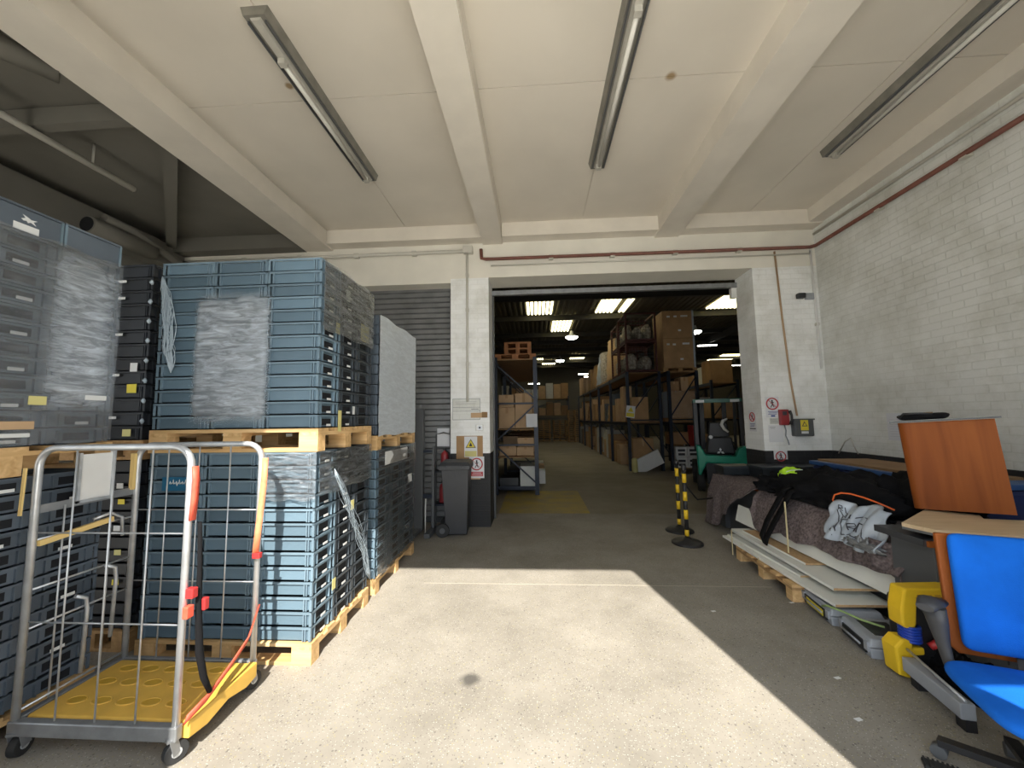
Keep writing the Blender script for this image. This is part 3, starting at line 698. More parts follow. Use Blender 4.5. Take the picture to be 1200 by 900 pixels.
# bunched tails
def tail(name, pts, r, n, lab, seed, spread):
    g = random.Random(seed); b = MB()
    for s in range(n):
        ph = g.uniform(0, 6); o = [g.uniform(-spread, spread) for _ in range(3)]
        q = []
        K = 14
        for i in range(K+1):
            u = i/K*(len(pts)-1); j = min(int(u), len(pts)-2); w = u-j
            p = Vector(pts[j])*(1-w)+Vector(pts[j+1])*w
            sp = sin(pi*i/K)**.6
            nv = noise.noise_vector(Vector((i*.35, s*.6, seed)))
            q.append(p+Vector((o[0]*sp*.6+nv.x*spread*1.1*sp, (o[1]*.25+nv.y*.01)*sp, o[2]*.3*sp+nv.z*.03*sp)))
        b.tube(q, r*g.uniform(.5, 1.3), 5, flat=.35)
    return tag(b.build(name, M['film_tail']), lab, 'stretch film')
tail('film_tail', [(-2.88, 2.73, 2.84), (-2.80, 2.71, 2.6), (-2.76, 2.70, 2.3), (-2.74, 2.71, 2.08)], .0032, 34, 'crumpled hanging tail of film on the upper centre stack', 11, .05)
tail('film_tail', [(-1.575, 2.95, 1.33), (-1.565, 3.2, .95), (-1.56, 3.45, .6), (-1.575, 3.64, .22)], .0016, 14, 'taut diagonal film strands on the side of the sunlit stack', 12, .06)
# pale lumps put in as film reflections at crate corners, yellow tag, small labels
for k in range(8):
    z = 1.72+k*.16
    tag(MB().tube([(-3.088+.004*sin(k), 2.846, z-.02), (-3.088, 2.843, z), (-3.090, 2.846, z+.02)], [.006, .016, .006], 8).build('film_knot', M['film_tail']), 'small shiny twist of film on the edge of the upper black crates', 'film knot', 'film knots on the black crates')
note(-1.594, 3.045, 1.70, .05, .17, M['pale_yellow'], 'yellow paper tag at the foot of the upper centre stack side', 'x', 'paper_tag')
note(-1.606, 3.16, 2.78, .07, .10, M['label'], 'white slip near the top of the upper centre stack side', 'x')
note(-1.594, 3.28, 1.79, .04, .07, M['label'], 'small white slip low on the upper centre stack side', 'x')
note(-1.594, 2.98, 2.45, .06, .09, M['pale_yellow'], 'small pale yellow slip on the upper centre stack side', 'x')
note(-1.606, 3.50, 2.52, .17, .16, M['pale_yellow'], 'large pale yellow sheet under film on the upper centre stack side', 'x')
note(-1.594, 3.02, .44, .05, .08, M['pale_yellow'], 'small yellow slip low on the sunlit stack side', 'x')
note(-1.594, 3.30, .98, .05, .08, M['pale_yellow'], 'small yellow slip high on the sunlit stack side', 'x')
note(-1.590, 4.80, .98, .16, .10, M['label'], 'white slip on the side of the lower far stack', 'x')
note(-1.590, 4.35, 1.30, .70, .14, M['label'], 'pale paper band under film atop the lower far stack', 'x')
note(-2.838, 1.94, 1.70, .15, .045, M['card2'], 'torn buff card strip on the upper left crates', 'x')
note(-2.838, 2.02, 1.84, .08, .05, M['pale_yellow'], 'small yellowish tape scrap on the upper left crates', 'x')
note(-2.838, 1.90, 1.645, .20, .022, M['label'], 'long white strip at the foot of the upper left crates', 'x')
note(-2.838, 2.31, 1.87, .12, .03, M['label'], 'white barcode label at the far end of the upper left crates', 'x')
# blue banner label with white lettering on lower stack front
t = thing('blue_label_panel', 'blue printed band with white lettering on the lower centre stack', 'label', (-2.66, 2.752, 1.25))
MB().box(-.13, .13, -.003, 0, -.05, .05).build('panel', mat('teal_blue_print', (.02, .13, .24), .5), t)
b = MB()
for k in range(7):
    x = -.07+k*.024; b.tube([(x, -.005, .0), (x+.006, -.005, .02+.012*(k % 2)), (x+.012, -.005, -.002-.012*((k+1) % 3 == 0)), (x+.02, -.005, .01)], .0025, 5)
b.build('lettering', M['label'], t)

# ------------------------------------------------------------------ roll cage
t = thing('roll_cage', 'galvanised roll cage trolley with yellow plastic base standing at left', 'roll cage', (-2.28, 2.235, 0))
hx, y0, y1 = .44, -.265, .265
def u_frame(y, top, name):
    r = .10; pts = [(-hx, y, .16)]
    for k in range(7): a = pi-k*pi/12; pts.append((-hx+r+r*cos(a), y, top-r+r*sin(a)))
    for k in range(7): a = pi/2-k*pi/12; pts.append((hx-r+r*cos(a), y, top-r+r*sin(a)))
    pts.append((hx, y, .16))
    fr = MB().tube(pts, .0175, 12).build(name, M['steel'], t)
    b = MB()
    for i in (1, 2, 3): x = -hx+2*hx*i/4; b.cyl((x, y, .17), (x, y, top-.01), .0045, n=6)
    for z in (.66, 1.12): b.cyl((-hx, y+.008, z), (hx, y+.008, z), .0045, n=6)
    b.build('wire_grid', M['steel'], fr)
    return fr
u_frame(y0, 1.575, 'end_frame'); u_frame(y1, 1.555, 'end_frame')
# back panel on the left side
b = MB().bar((-hx-.01, y0, 1.24), (-hx-.01, y1, 1.25), .012, .045, (0, 0, 1)); b.build('shelf_bar', M['steel_dull'], t)
b = MB()
for z in (1.08, .82, .62, .22): b.cyl((-hx, y0, z), (-hx, y1, z), .006, n=6)
for y in (-.13, .12): b.cyl((-hx, y, .2), (-hx, y, 1.24), .005, n=6)
b.tube([(-hx, .02, 1.12), (-hx+.02, .1, 1.14), (-hx+.03, .16, 1.10), (-hx+.03, .17, .98)], .009, 8)
b.build('back_grid', M['steel'], t)
for dy, z in ((-.02, .70), (.13, .82)):
    MB().tube([(-hx+.01, dy-.03, z), (-hx+.02, dy+.02, z-.03), (-hx+.02, dy+.03, z-.1), (-hx+.02, dy+.02, z-.45)], .011, 8).build('locking_rod', M['steel'], t)
tag(MB().bar((-hx+.012, y0+.02, 1.06), (-hx+.012, .12, 1.10), .02, .03).build('yellow_crossbar', M['yellow_strip'], t), 'pale yellow wooden crossbar')
tag(MB().bar((-hx+.0, .235, 1.26), (-hx, .235, 1.50), .02, .026).build('yellow_upright', M['yellow_strip'], t), 'pale yellow upright strip')
MB().bar((-hx-.03, y0-.04, 1.22), (-hx-.03, y0-.035, 1.47), .008, .016).build('thin_yellow_upright', M['yellow_strip'], t)
dh = MB().box(-hx-.012, -hx+.0, -.07, .10, 1.25, 1.52).build('document_holder', M['white'], t)
MB().box(-hx-.015, -hx+.012, .10, .115, 1.23, 1.53).box(-hx-.015, -hx+.012, -.085, -.07, 1.23, 1.53).box(-hx-.015, -hx+.012, -.085, .115, 1.235, 1.25).build('holder_frame', M['steel'], dh)
# base
b = MB(); outline = []
zt = .185
b.box(-hx+.02, hx-.0, y0+.03, y1-.03, .14, zt)
base = b.build('platform', M['yellow_plastic'], t, bevel=.01)
b = MB()
b.prism([(y0+.03, .10), (y0+.03, zt), (y1-.02, zt), (y1-.02, .10), (.16, .085), (.02, .115), (-.12, .085)], hx-.005, hx+.045, 'yz'); b.build('front_lip', M['yellow_plastic'], t, bevel=.006)
for i in range(5):
    for yy in (-.12, .03, .15):
        cx = -hx+.16+i*.145
        n = 18; vs = [(cx+.052*cos(2*pi*k/n), yy+.030*sin(2*pi*k/n)) for k in range(n)]
        dm = MB().prism(vs, zt+.0005, zt+.0025).build('dimple', M['yellow_dip'], base)
        MB().tube([(cx+.052*cos(a), yy+.030*sin(a), zt+.002) for a in [2*pi*k/n for k in range(n+1)]], .004, 5).build('dimple_rim', M['yellow_plastic'], base)
MB().bar((-hx-.02, y0, .15), (hx+.02, y0, .15), .04, .07).build('base_rail', M['steel_dull'], t, bevel=.006)
MB().bar((-hx-.02, y1, .16), (hx+.02, y1, .16), .03, .05).build('base_rail', M['steel_dull'], t, bevel=.006)
MB().bar((-hx-.01, y0, .16), (-hx-.01, y1, .16), .04, .05).build('base_rail', M['steel_dull'], t, bevel=.006)
for sx, yy, rz in ((-1, y0, .2), (1, y0, -.5), (-1, y1, .4), (1, y1, -.2)):
    cx = sx*(hx-.02); cr, sr = cos(rz), sin(rz)
    def rp(x, y, z): return (cx+x*cr-y*sr, yy+x*sr+y*cr, z)
    fk = MB(); fk.bar(rp(.028, -.0, .13), rp(.028, .02, .05), .04, .004, (1, 0, 0)); fk.bar(rp(-.028, 0, .13), rp(-.028, .02, .05), .04, .004, (1, 0, 0)); fk.bar(rp(-.03, 0, .125), rp(.03, 0, .125), .05, .012)
    cs = fk.build('castor', M['steel_dull'], t)
    MB().cyl(rp(-.02, .02, .052), rp(.02, .02, .052), .052, n=20).build('wheel', M['rubber'], cs, bevel=.004)
    MB().cyl(rp(-.023, .02, .052), rp(.023, .02, .052), .022, n=12).build('wheel_hub', M['steel'], cs)
# straps
def ribbon(pts, w, th, name, m, parent=None, wdir=(1, 0, 0)):
    b = MB(); wd = Vector(wdir).normalized(); P = [Vector(p) for p in pts]; k = len(P); vs = []
    for i, p in enumerate(P):
        d = (P[min(i+1, k-1)]-P[max(i-1, 0)]).normalized(); nn = d.cross(wd); nn.normalize()
        for sw, st in ((-1, -1), (1, -1), (1, 1), (-1, 1)): vs.append(p+wd*w/2*sw+nn*th/2*st)
    fs = [(i*4+j, i*4+(j+1) % 4, (i+1)*4+(j+1) % 4, (i+1)*4+j) for i in range(k-1) for j in range(4)]
    fs += [(3, 2, 1, 0), tuple((k-1)*4+j for j in range(4))]
    b._add(vs, fs, True); return b.build(name, m, parent)
ribbon([(hx+.022, y0, 1.47), (hx+.032, y0, 1.40), (hx+.03, y0, 1.30), (hx+.022, y0, 1.19)], .03, .012, 'red_strap', M['red_strap'], t, (.3, 1, 0))
ribbon([(hx+.025, y1, 1.46), (hx+.032, y1-.01, 1.35), (hx+.03, y1-.02, 1.2), (hx+.02, y1-.03, 1.0), (hx+.012, y1-.035, .86)], .035, .014, 'orange_strap', M['orange_strap'], t, (.8, .4, 0))
ribbon([(hx+.02, y1, .50), (hx+.035, y1-.1, .36), (hx+.05, y1-.25, .30), (hx+.055, y0+.12, .235), (hx+.05, y0+.0, .21)], .045, .008, 'red_strap', M['red_strap'], t, (.3, .2, 1))
st = MB().tube([(hx+.03, y0+.04, 1.17), (hx+.035, y0+.05, .95), (hx+.04, y0+.05, .75), (hx+.05, y0+.06, .5), (hx+.055, y0+.09, .36), (hx+.06, y0+.13, .26)], [.010, .011, .014, .018, .016, .012], 10).build('black_webbing', M['fabric_black'], t)
MB().cbox((hx+.03, y0+.01, .82), (.05, .035, .05)).build('red_buckle', M['red'], t, bevel=.004)
MB().cbox((hx+.05, y0+.07, .74), (.04, .03, .06)).build('red_buckle', M['red'], t, bevel=.004)
MB().cbox((hx+.03, y0+.0, .73), (.03, .04, .06)).build('red_buckle', M['red_strap'], t, bevel=.004)
MB().cbox((hx+.02, y1-.03, .84), (.05, .03, .035)).build('red_buckle', M['red'], t, bevel=.004)

# ------------------------------------------------------------------ wheelie bin
t = thing('wheelie_bin', 'dark grey wheelie bin standing against the white pillar', 'wheelie bin', (-1.21, 5.86, 0), R(4))
def frus(b, x0, x1, y0, y1, z0, X0, X1, Y0, Y1, z1):
    vs = [(x0, y0, z0), (x1, y0, z0), (x1, y1, z0), (x0, y1, z0), (X0, Y0, z1), (X1, Y0, z1), (X1, Y1, z1), (X0, Y1, z1)]
    b._add(vs, [(3, 2, 1, 0), (4, 5, 6, 7), (0, 1, 5, 4), (1, 2, 6, 5), (2, 3, 7, 6), (3, 0, 4, 7)])
b = MB(); frus(b, -.14, .165, -.17, .14, .03, -.20, .20, -.25, .22, .98)
body = b.build('body', M['charcoal'], t, bevel=.012)
b = MB()
for x in (-.08, 0.0, .07): b.bar((x, -.248, .86), (x, -.252, .965), .01, .012)
b.build('rib', M['charcoal'], body)
MB().box(-.235, .225, -.28, .24, .965, 1.03).build('rim', M['charcoal'], t, bevel=.01)
b = MB(); frus(b, -.24, .23, -.285, .25, 1.03, -.20, .19, -.24, .24, 1.075)
lid = b.build('lid', M['charcoal'], t, bevel=.012)
MB().box(-.12, .12, -.32, -.28, 1.0, 1.03).build('lid_handle', M['charcoal'], lid, bevel=.005)
MB().cyl((-.2, .25, 1.0), (.2, .25, 1.0), .014, n=8).build('push_handle', M['charcoal'], t)
MB().cyl((-.185, -.2, .098), (-.185, .2, .098), .01, n=8).build('axle', M['steel_dull'], t)
for wy in (-.20, .20):
    w = MB().cyl((-.185, wy-.022, .098), (-.185, wy+.022, .098), .098, n=24).build('wheel', M['rubber'], t, bevel=.006)
    MB().cyl((-.185, wy-.027, .098), (-.185, wy+.027, .098), .04, n=16).build('wheel_hub', M['grey_dark'], w)

# ------------------------------------------------------------------ hand stacker and extinguishers by the shutter
t = thing('pallet_stacker', 'dark manual pallet stacker mast standing between far stack and bin', 'pallet stacker', (-1.75, 5.85, 0))
MB().box(-.10, .03, -.06, .04, .05, 1.86).build('mast', M['grey_dark'], t, bevel=.005)
MB().box(.17, .20, -.04, .02, .05, 1.30).build('mast', M['grey_dark'], t)
MB().box(.03, .17, -.03, .0, .52, .58).box(.03, .17, -.03, .0, 1.2, 1.24).build('crossbar', M['rack_blue'], t)
MB().cyl((-.03, -.03, 1.86), (-.03, -.03, 1.93), .03, n=12).build('pulley', M['steel_dull'], t)
for x in (-.04, .18): MB().box(x-.04, x+.04, -.35, .1, .03, .09).build('fork_leg', M['grey_dark'], t)
MB().tube([(.08, -.06, .52), (.08, -.08, .3), (.08, -.08, .02)], .008, 6).build('stand_leg', M['white'], t)
def extinguisher(loc, lab):
    t = thing('fire_extinguisher', lab, 'fire extinguisher', loc, 0, 'extinguishers by the shutter')
    MB().lathe([(.07, 0), (.075, .02), (.075, .36), (.06, .42), (.022, .46), (.022, .48)], 18).build('cylinder', M['dark_red'], t)
    t.scale = (.85, .85, .66)
    MB().box(-.02, .02, -.06, .02, .48, .53).build('valve', M['black'], t)
    MB().tube([(.02, -.02, .49), (.09, -.03, .42), (.09, -.05, .15)], .011, 8).build('hose', M['black'], t)
extinguisher((-1.50, 6.28, .88), 'red fire extinguisher on the trolley shelf behind the wheelie bin')
extinguisher((-1.52, 6.26, 0.37), 'red fire extinguisher low behind the left side of the bin')
t = thing('extinguisher_trolley', 'small dark trolley holding the extinguishers beside the bin', 'trolley', (-1.55, 6.28, 0))
MB().box(-.13, .14, -.15, .12, .86, .875).build('shelf', M['rack_blue'], t)
MB().box(-.13, .14, -.15, .12, .34, .365).build('bottom_shelf', M['rack_blue'], t)
for x in (-.12, .13):
    for y in (-.14, .11): MB().box(x-.012, x+.012, y-.012, y+.012, 0, .87).build('leg', M['grey_dark'], t)
MB().tube([(-.12, .11, .87), (-.12, .11, 1.45), (0, .11, 1.48), (.13, .11, 1.45), (.13, .11, .87)], .012, 8).build('handle', M['grey_dark'], t)

# ------------------------------------------------------------------ signs and wall fittings
def sign(x0, x1, z0, z1, lab, y=YB, name='sign', back='paper', plane='xz', cat='sign', th=.004):
    t = thing(name, lab, cat, ((x0+x1)/2, y, (z0+z1)/2)); w = (x1-x0)/2; h = (z1-z0)/2
    MB().box(-w, w, -th, 0, -h, h).build('panel', M[back], t)
    return t, w, h
def ring(t, cx, cz, r, m, th=.012, figure=True):
    k = 24
    MB().tube([(cx+r*cos(2*pi*i/k), -.006, cz+r*sin(2*pi*i/k)) for i in range(k+1)], th*.5, 6).build('red_circle', m, t)
    if figure:
        b = MB(); b.cyl((cx, -.005, cz+r*.55), (cx, -.007, cz+r*.55), r*.16, n=10)
        b.bar((cx, -.006, cz+r*.4), (cx+.005, -.006, cz-r*.1), .002, r*.25, (1, 0, 0)); b.bar((cx, -.006, cz-r*.1), (cx-r*.3, -.006, cz-r*.65), .002, r*.14, (1, 0, 0)); b.bar((cx, -.006, cz-r*.1), (cx+r*.3, -.006, cz-r*.6), .002, r*.14, (1, 0, 0))
        b.bar((cx-r*.3, -.006, cz+.1*r), (cx+r*.3, -.006, cz+.25*r), .002, r*.12, (0, 0, 1))
        b.build('walking_figure', M['ink'], t)
    MB().bar((cx-r*.7, -.008, cz+r*.7), (cx+r*.7, -.008, cz-r*.7), .003, th, (0, 1, 0)).build('slash', m, t)
def lines(t, x0, x1, zs, m, name='text_lines', h=.008, y=-.006):
    b = MB()
    for k, z in enumerate(zs): b.box(x0+.01*(k % 2), x1-.012*((k*7) % 3), y, y+.003, z-h/2, z+h/2)
    b.build(name, m, t)
def triangle(t, cx, cz, s):
    MB().prism([(cx-s, cz-s*.8), (cx+s, cz-s*.8), (cx, cz+s*.9)], -.006, -.003, 'xz').build('triangle_border', M['ink'], t)
    MB().prism([(cx-s*.8, cz-s*.68), (cx+s*.8, cz-s*.68), (cx, cz+s*.68)], -.008, -.006, 'xz').build('triangle', M['sign_yellow'], t)
    MB().prism([(cx-s*.3, cz-s*.5), (cx+s*.3, cz-s*.5), (cx+s*.18, cz-s*.1), (cx, cz+s*.25), (cx-s*.2, cz-s*.1)], -.010, -.008, 'xz').build('symbol', M['ink'], t)
# pillar
t, w, h = sign(-1.29, -.86, 1.05, 1.43, 'brown cardboard sheet taped on the pillar behind the warning sign', name='cardboard_sheet', back='card', cat='cardboard')
t, w, h = sign(-1.16, -.95, 1.09, 1.42, 'white sign with yellow warning triangle on the pillar', y=YB-.005); triangle(t, 0, .05, .085)
MB().box(-w+.01, w-.01, -.007, -.004, -h+.01, -h+.10).build('yellow_panel', M['pale_yellow'], t)
t, w, h = sign(-1.08, -.84, .76, 1.10, 'red and white no pedestrians sign low on the pillar', y=YB-.006); ring(t, 0, .05, .09, M['sign_red'], .02)
MB().box(-w+.03, w-.02, -.007, -.004, -h+.03, -h+.10).build('red_panel', M['sign_red'], t); lines(t, -w+.045, w-.035, [-h+.05, -h+.08], M['paper'], y=-.010)
t, w, h = sign(-1.09, -.90, .74, .80, 'strip of cardboard under the no pedestrians sign', y=YB-.002, name='cardboard_strip', back='card2', cat='cardboard')
t, w, h = sign(-1.05, -.87, 1.72, 1.80, 'buff card sleeve pinned on the pillar', name='card_sleeve', back='card2', cat='card', y=YB-.012)
MB().box(w, w+.09, -.012, 0, -h, h+.01).build('brown_block', M['card3'], t)
t, w, h = sign(-1.35, -.90, 1.69, 2.03, 'faint outlined white notice board on the pillar', name='notice_board', back='brick', cat='notice board')
b = MB()
for z in (-h, -.03, .03, h): b.box(-w, w, -.006, -.003, z-.003, z+.003)
for x in (-w, w): b.box(x-.003, x+.003, -.006, -.003, -h, h)
b.build('outline', M['ink_grey'], t); lines(t, -w+.04, w-.06, [.12, .09], M['ink_grey'], h=.004)
MB().box(.08, .20, -.010, -.006, -.004, .004).build('pen_ledge', M['ink'], t)
t = thing('pull_switch', 'round light switch with chrome ring on the pillar', 'switch', (-.905, YB, 1.56))
MB().box(-.07, .055, -.02, 0, -.05, .05).build('back_plate', M['white'], t, bevel=.006); MB().cyl((0, -.03, 0), (0, -.018, 0), .04, n=18).build('ring', M['steel'], t); MB().cyl((0, -.036, 0), (0, -.03, 0), .018, n=12).build('button', M['ink'], t)
t, w, h = sign(-1.67, -1.46, 1.25, 1.55, 'white paper sheet stuck on the roller shutter', y=YB+.25, name='paper_notice', cat='paper')
# right pier
t, w, h = sign(3.56, 3.76, 1.66, 1.98, 'white no pedestrians sign with red ring, topmost on the right pier'); ring(t, 0, .05, .085, M['sign_red'], .02)
lines(t, -w+.03, w-.02, [-.07, -.09, -.11], M['sign_blue']); MB().box(-.03, .03, -.007, -.004, -h+.01, -h+.035).build('blue_panel', M['sign_blue'], t)
t, w, h = sign(3.61, 3.74, 1.56, 1.65, 'small grey printed card beneath the top sign', name='printed_card', back='laminate_grey', cat='card'); lines(t, -w+.01, w-.01, [-.02, 0, .02], M['ink_grey'], h=.004)
t, w, h = sign(3.58, 3.79, 1.28, 1.54, 'blank white paper sheet beneath the red telephone', name='paper_notice', cat='paper'); lines(t, -w+.02, .0, [h-.03, h-.05], M['ink_grey'], h=.005)
t, w, h = sign(3.63, 3.83, 1.02, 1.15, 'half-hidden no pedestrians sign on the black band of the pier', y=YB-.001); ring(t, .0, -.02, .07, M['sign_red'], .016)
t = thing('sign', 'narrow no pedestrians sign on the inner face of the right jamb', 'sign', (3.5, 6.47, 1.61), -pi/2)
MB().box(-.10, .10, -.004, 0, -.17, .17).build('panel', M['paper'], t); ring(t, 0, .06, .07, M['sign_red'], .016); lines(t, -.07, .07, [-.05, -.07, -.09], M['sign_blue']); MB().box(-.08, .08, -.007, -.004, -.135, -.12).build('black_bar', M['ink'], t)
t = thing('wall_telephone', 'red wall telephone with dangling cord on the right pier', 'telephone', (3.81, YB, 1.66))
MB().box(-.075, .06, -.06, 0, -.12, .12).build('body', M['dark_red'], t, bevel=.012)
MB().tube([(.055, -.075, .10), (.075, -.085, .03), (.075, -.085, -.04), (.055, -.075, -.11)], [.024, .016, .016, .024], 10).build('handset', M['black'], t)
MB().box(-.04, .02, -.064, -.058, .03, .09).build('keypad', M['ink'], t)
MB().tube([(0, -.02, -.12), (.01, -.03, -.2), (.0, -.03, -.28), (.03, -.03, -.36), (.04, -.03, -.42)], .008, 6).build('cord', M['ink_grey'], t)
t = thing('control_box', 'dark grey wall box with yellow warning label on the right pier', 'electrical box', (4.05, YB, 1.50))
MB().box(-.14, .14, -.10, 0, -.13, .13).build('enclosure', M['grey_dark'], t, bevel=.015); MB().box(-.15, .15, -.11, -.09, .115, .135).build('lid_edge', M['grey_dark'], t)
lb = MB().box(-.055, .055, -.104, -.10, -.04, .115).build('warning_label', M['sign_yellow'], t)
MB().prism([(-.04, .02), (.04, .02), (0, .095)], -.106, -.104, 'xz').build('triangle', M['ink'], lb); MB().prism([(-.024, .03), (.024, .03), (0, .075)], -.108, -.106, 'xz').build('triangle_inner', M['sign_yellow'], lb)
MB().box(-.05, .05, -.104, -.10, -.09, -.055).build('maker_plate', M['silver'], t)
t = thing('wall_sensor', 'small camera sensor on a bracket near the right corner', 'sensor', (4.36, YB, 3.55))
MB().box(-.09, .05, -.04, 0, -.05, .05).build('bracket', M['grey_plastic'], t, bevel=.006)
MB().tube([(-.09, -.04, 0), (-.15, -.07, 0)], .012, 8).build('arm', M['grey_plastic'], t); MB().cbox((-.20, -.09, -.01), (.11, .08, .08)).build('head', M['charcoal'], t, bevel=.012)
t = thing('paper_notice', 'faded framed paper notice on the right brick wall', 'paper', (XR, 5.10, 1.53), -pi/2)
MB().box(-.13, .13, -.004, 0, -.17, .17).build('panel', mat('faded_paper', (.66, .67, .70), .7), t); lines(t, -.10, .10, [-.12+.03*k for k in range(8)], mat('faded_ink', (.50, .51, .55), .7), h=.005)
tag(MB().tube([(4.47, 6.05, 1.12), (4.46, 5.9, 1.30), (4.47, 5.8, 1.36), (4.46, 5.75, 1.25), (4.47, 5.7, 1.14)], .008, 6).build('loose_cable', M['pipe_white']), 'loop of pale cable above the black band near the corner', 'cable')

# ------------------------------------------------------------------ barrier posts
def post(loc, lab):
    t = thing('barrier_post', lab, 'barrier post', loc, rnd.uniform(0, 1), 'black and yellow barrier posts')
    MB().lathe([(.20, 0), (.20, .015), (.17, .035), (.06, .05), (.04, .08)], 28).build('base', M['black'], t)
    z = .08; k = 0
    po = MB().cyl((0, 0, .06), (0, 0, .98), .026, n=16).build('pole', M['black'], t)
    for z in (.10, .32, .56, .80):
        MB().cyl((0, 0, z), (0, 0, z+(.12 if z > .2 else .08)), .0275, n=16).build('yellow_band', M['yellow_bright'], po)
    MB().lathe([(.028, .96), (.035, .99), (.03, 1.03), (.015, 1.05)], 14).build('cap', M['black'], t)
post((1.995, 5.45, 0), 'nearer black and yellow banded post on a round base')
post((2.10, 6.02, 0), 'farther black and yellow banded post on a round base')
tag(MB().tube([(2.13, 6.02, .86), (2.2, 6.05, .7), (2.35, 6.1, .52), (2.45, 6.2, .42), (2.72, 6.3, .42)], .012, 6).build('barrier_rope', M['black']), 'thin black rope sagging from the farther post to the blanketed table', 'rope')

# ------------------------------------------------------------------ warehouse racks
def box_thing(x0, x1, y0, y1, z0, z1, m, lab, group=None, name='carton', tape=True, cat='box'):
    t = thing(name, lab, cat, ((x0+x1)/2, (y0+y1)/2, z0), 0, group); w = (x1-x0)/2; d = (y1-y0)/2; h = z1-z0
    MB().box(-w, w, -d, d, 0, h).build('body', M[m], t, bevel=.006)
    if tape:
        MB().box(-.03, .03, -d-.002, -d+.01, h*.72, h+.002).box(-w-.002, -w+.02, -.03, .03, h*.72, h+.002).build('packing_tape', M['card2' if m != 'card2' else 'card'], t)
    return t
def rack(x0, x1, ys, levels, top, lab, name='pallet_rack', m='rack_blue', shelf_lv=()):
    t = thing(name, lab, 'rack', ((x0+x1)/2, ys[0], 0), 0, 'pallet racks in the warehouse'); w = (x1-x0)/2; Y0 = ys[0]
    for y in ys:
        for sx in (-1, 1): MB().box(sx*w-.045 if sx > 0 else -w-.045, w+.045 if sx > 0 else -w+.045, y-Y0-.05, y-Y0+.05, 0, top).build('upright', M[m], t)
        b = MB(); zs = [.15]+[z for z in levels]; s = 1
        for k in range(len(levels)+0):
            za = .15+(top-.3)*k/len(levels); zb = .15+(top-.3)*(k+1)/len(levels)
            s = -1 if k % 2 else 1
            b.bar((s*w, y-Y0-.03, za+.1), (-s*w, y-Y0-.03, zb), .03, .05, (0, 1, 0)); b.box(-w, w, y-Y0-.03, y-Y0, za, za+.04)
        b.build('brace', M[m], t)
    for lv in levels:
        for sx in (-1, 1): MB().box(sx*w-.03, sx*w+.03, 0, ys[-1]-Y0, lv-.11, lv).build('beam', M[m], t)
        if lv in shelf_lv or True: MB().box(-w+.03, w-.03, -.04, ys[-1]-Y0, lv-.03, lv-.005).build('shelf_board', M['card3'], t)
    return t
rack(-.91, 0.0, [8.75, 11.4, 14.0], [.85, 1.47, 3.06], 3.1, 'dark blue pallet rack at the left just inside the doorway')
MB().box(-.91, .0, 8.72, 14, .12, .15)
tag(MB().box(-.86, -.05, 8.8, 14, .10, .14).build('rack_floor_shelf', M['rack_blue']), 'low dark shelf at the foot of the left rack', 'shelf')
Y0 = 12.5; YS = [Y0, 15.3, 18.1, 20.9, 23.7, 26.5]
rack(2.95, 3.95, YS, [1.52, 3.12], 3.14, 'long dark rack lining the right side of the aisle')
rack(4.25, 5.12, [Y0, 15.3, 18.1], [1.52, 3.12], 3.14, 'dark rack standing back to back behind the aisle rack')
rack(6.9, 7.9, [15.5, 18.3, 21.1], [1.6, 3.0], 3.1, 'dark rack further right behind the forklift')
# left rack loads
L = 'left rack'
box_thing(-.85, -.48, 8.85, 9.4, 1.475, 1.95, 'card2', 'pale carton, left of the row on the middle shelf of left rack')
box_thing(-.64, -.34, 8.83, 9.4, 1.475, 1.82, 'card', 'short carton in front of the tall ones on left rack') if False else None
box_thing(-.47, -.08, 8.85, 9.4, 1.475, 2.28, 'card2', 'tall pale carton, right of the row on the middle shelf of left rack')
box_thing(-.85, -.5, 8.88, 9.4, 1.955, 2.25, 'card2', 'pale carton stacked on another on the middle shelf of left rack')
box_thing(-.85, -.46, 8.85, 9.4, .855, 1.08, 'card2', 'pale flat carton, left lower on the second shelf of left rack')
box_thing(-.45, -.06, 8.85, 9.4, .855, 1.05, 'card2', 'pale flat carton, right lower on the second shelf of left rack')
box_thing(-.43, -.05, 8.87, 9.4, 1.055, 1.26, 'card2', 'pale flat carton, right upper on the second shelf of left rack')
box_thing(-.38, -.03, 8.82, 9.4, .145, .62, 'laminate_grey', 'white box on the bottom shelf of left rack', tape=False)
box_thing(-.85, -.42, 8.85, 9.4, .145, .36, 'crate_black', 'dark bin on the bottom shelf of left rack', tape=False, name='dark_bin', cat='bin')
tag(MB().box(-.22, .03, 8.66, 8.69, 1.50, 1.80).build('paper_notice', M['paper']), 'white sheet hung on the front of the left rack', 'paper')
for i, y in enumerate((9.9, 11.6, 12.8)):
    box_thing(-.85, -.05, y, y+.9, 1.475, 2.2-.1*i, 'card', f'carton load deeper in left rack, middle shelf, {ORD[i+1]} bay position')
    box_thing(-.85, -.05, y, y+.9, .855, 1.25, 'card2', f'low carton load deeper in left rack, second shelf, {ORD[i+1]} position')
    box_thing(.06, .22, y+.3, y+.7, 0, .34-.05*i, ['white', 'card', 'laminate_grey'][i], f'narrow {["white", "brown", "grey"][i]} box on the floor beside the left rack', tape=False)
pp = make_pallet(.95, 1.1, 'orange brown pallet lying flat on top of left rack', 'pallets on top of the left rack', wood='orange_wood', h=.13); pp.location = (-.45, 9.35, 3.062)
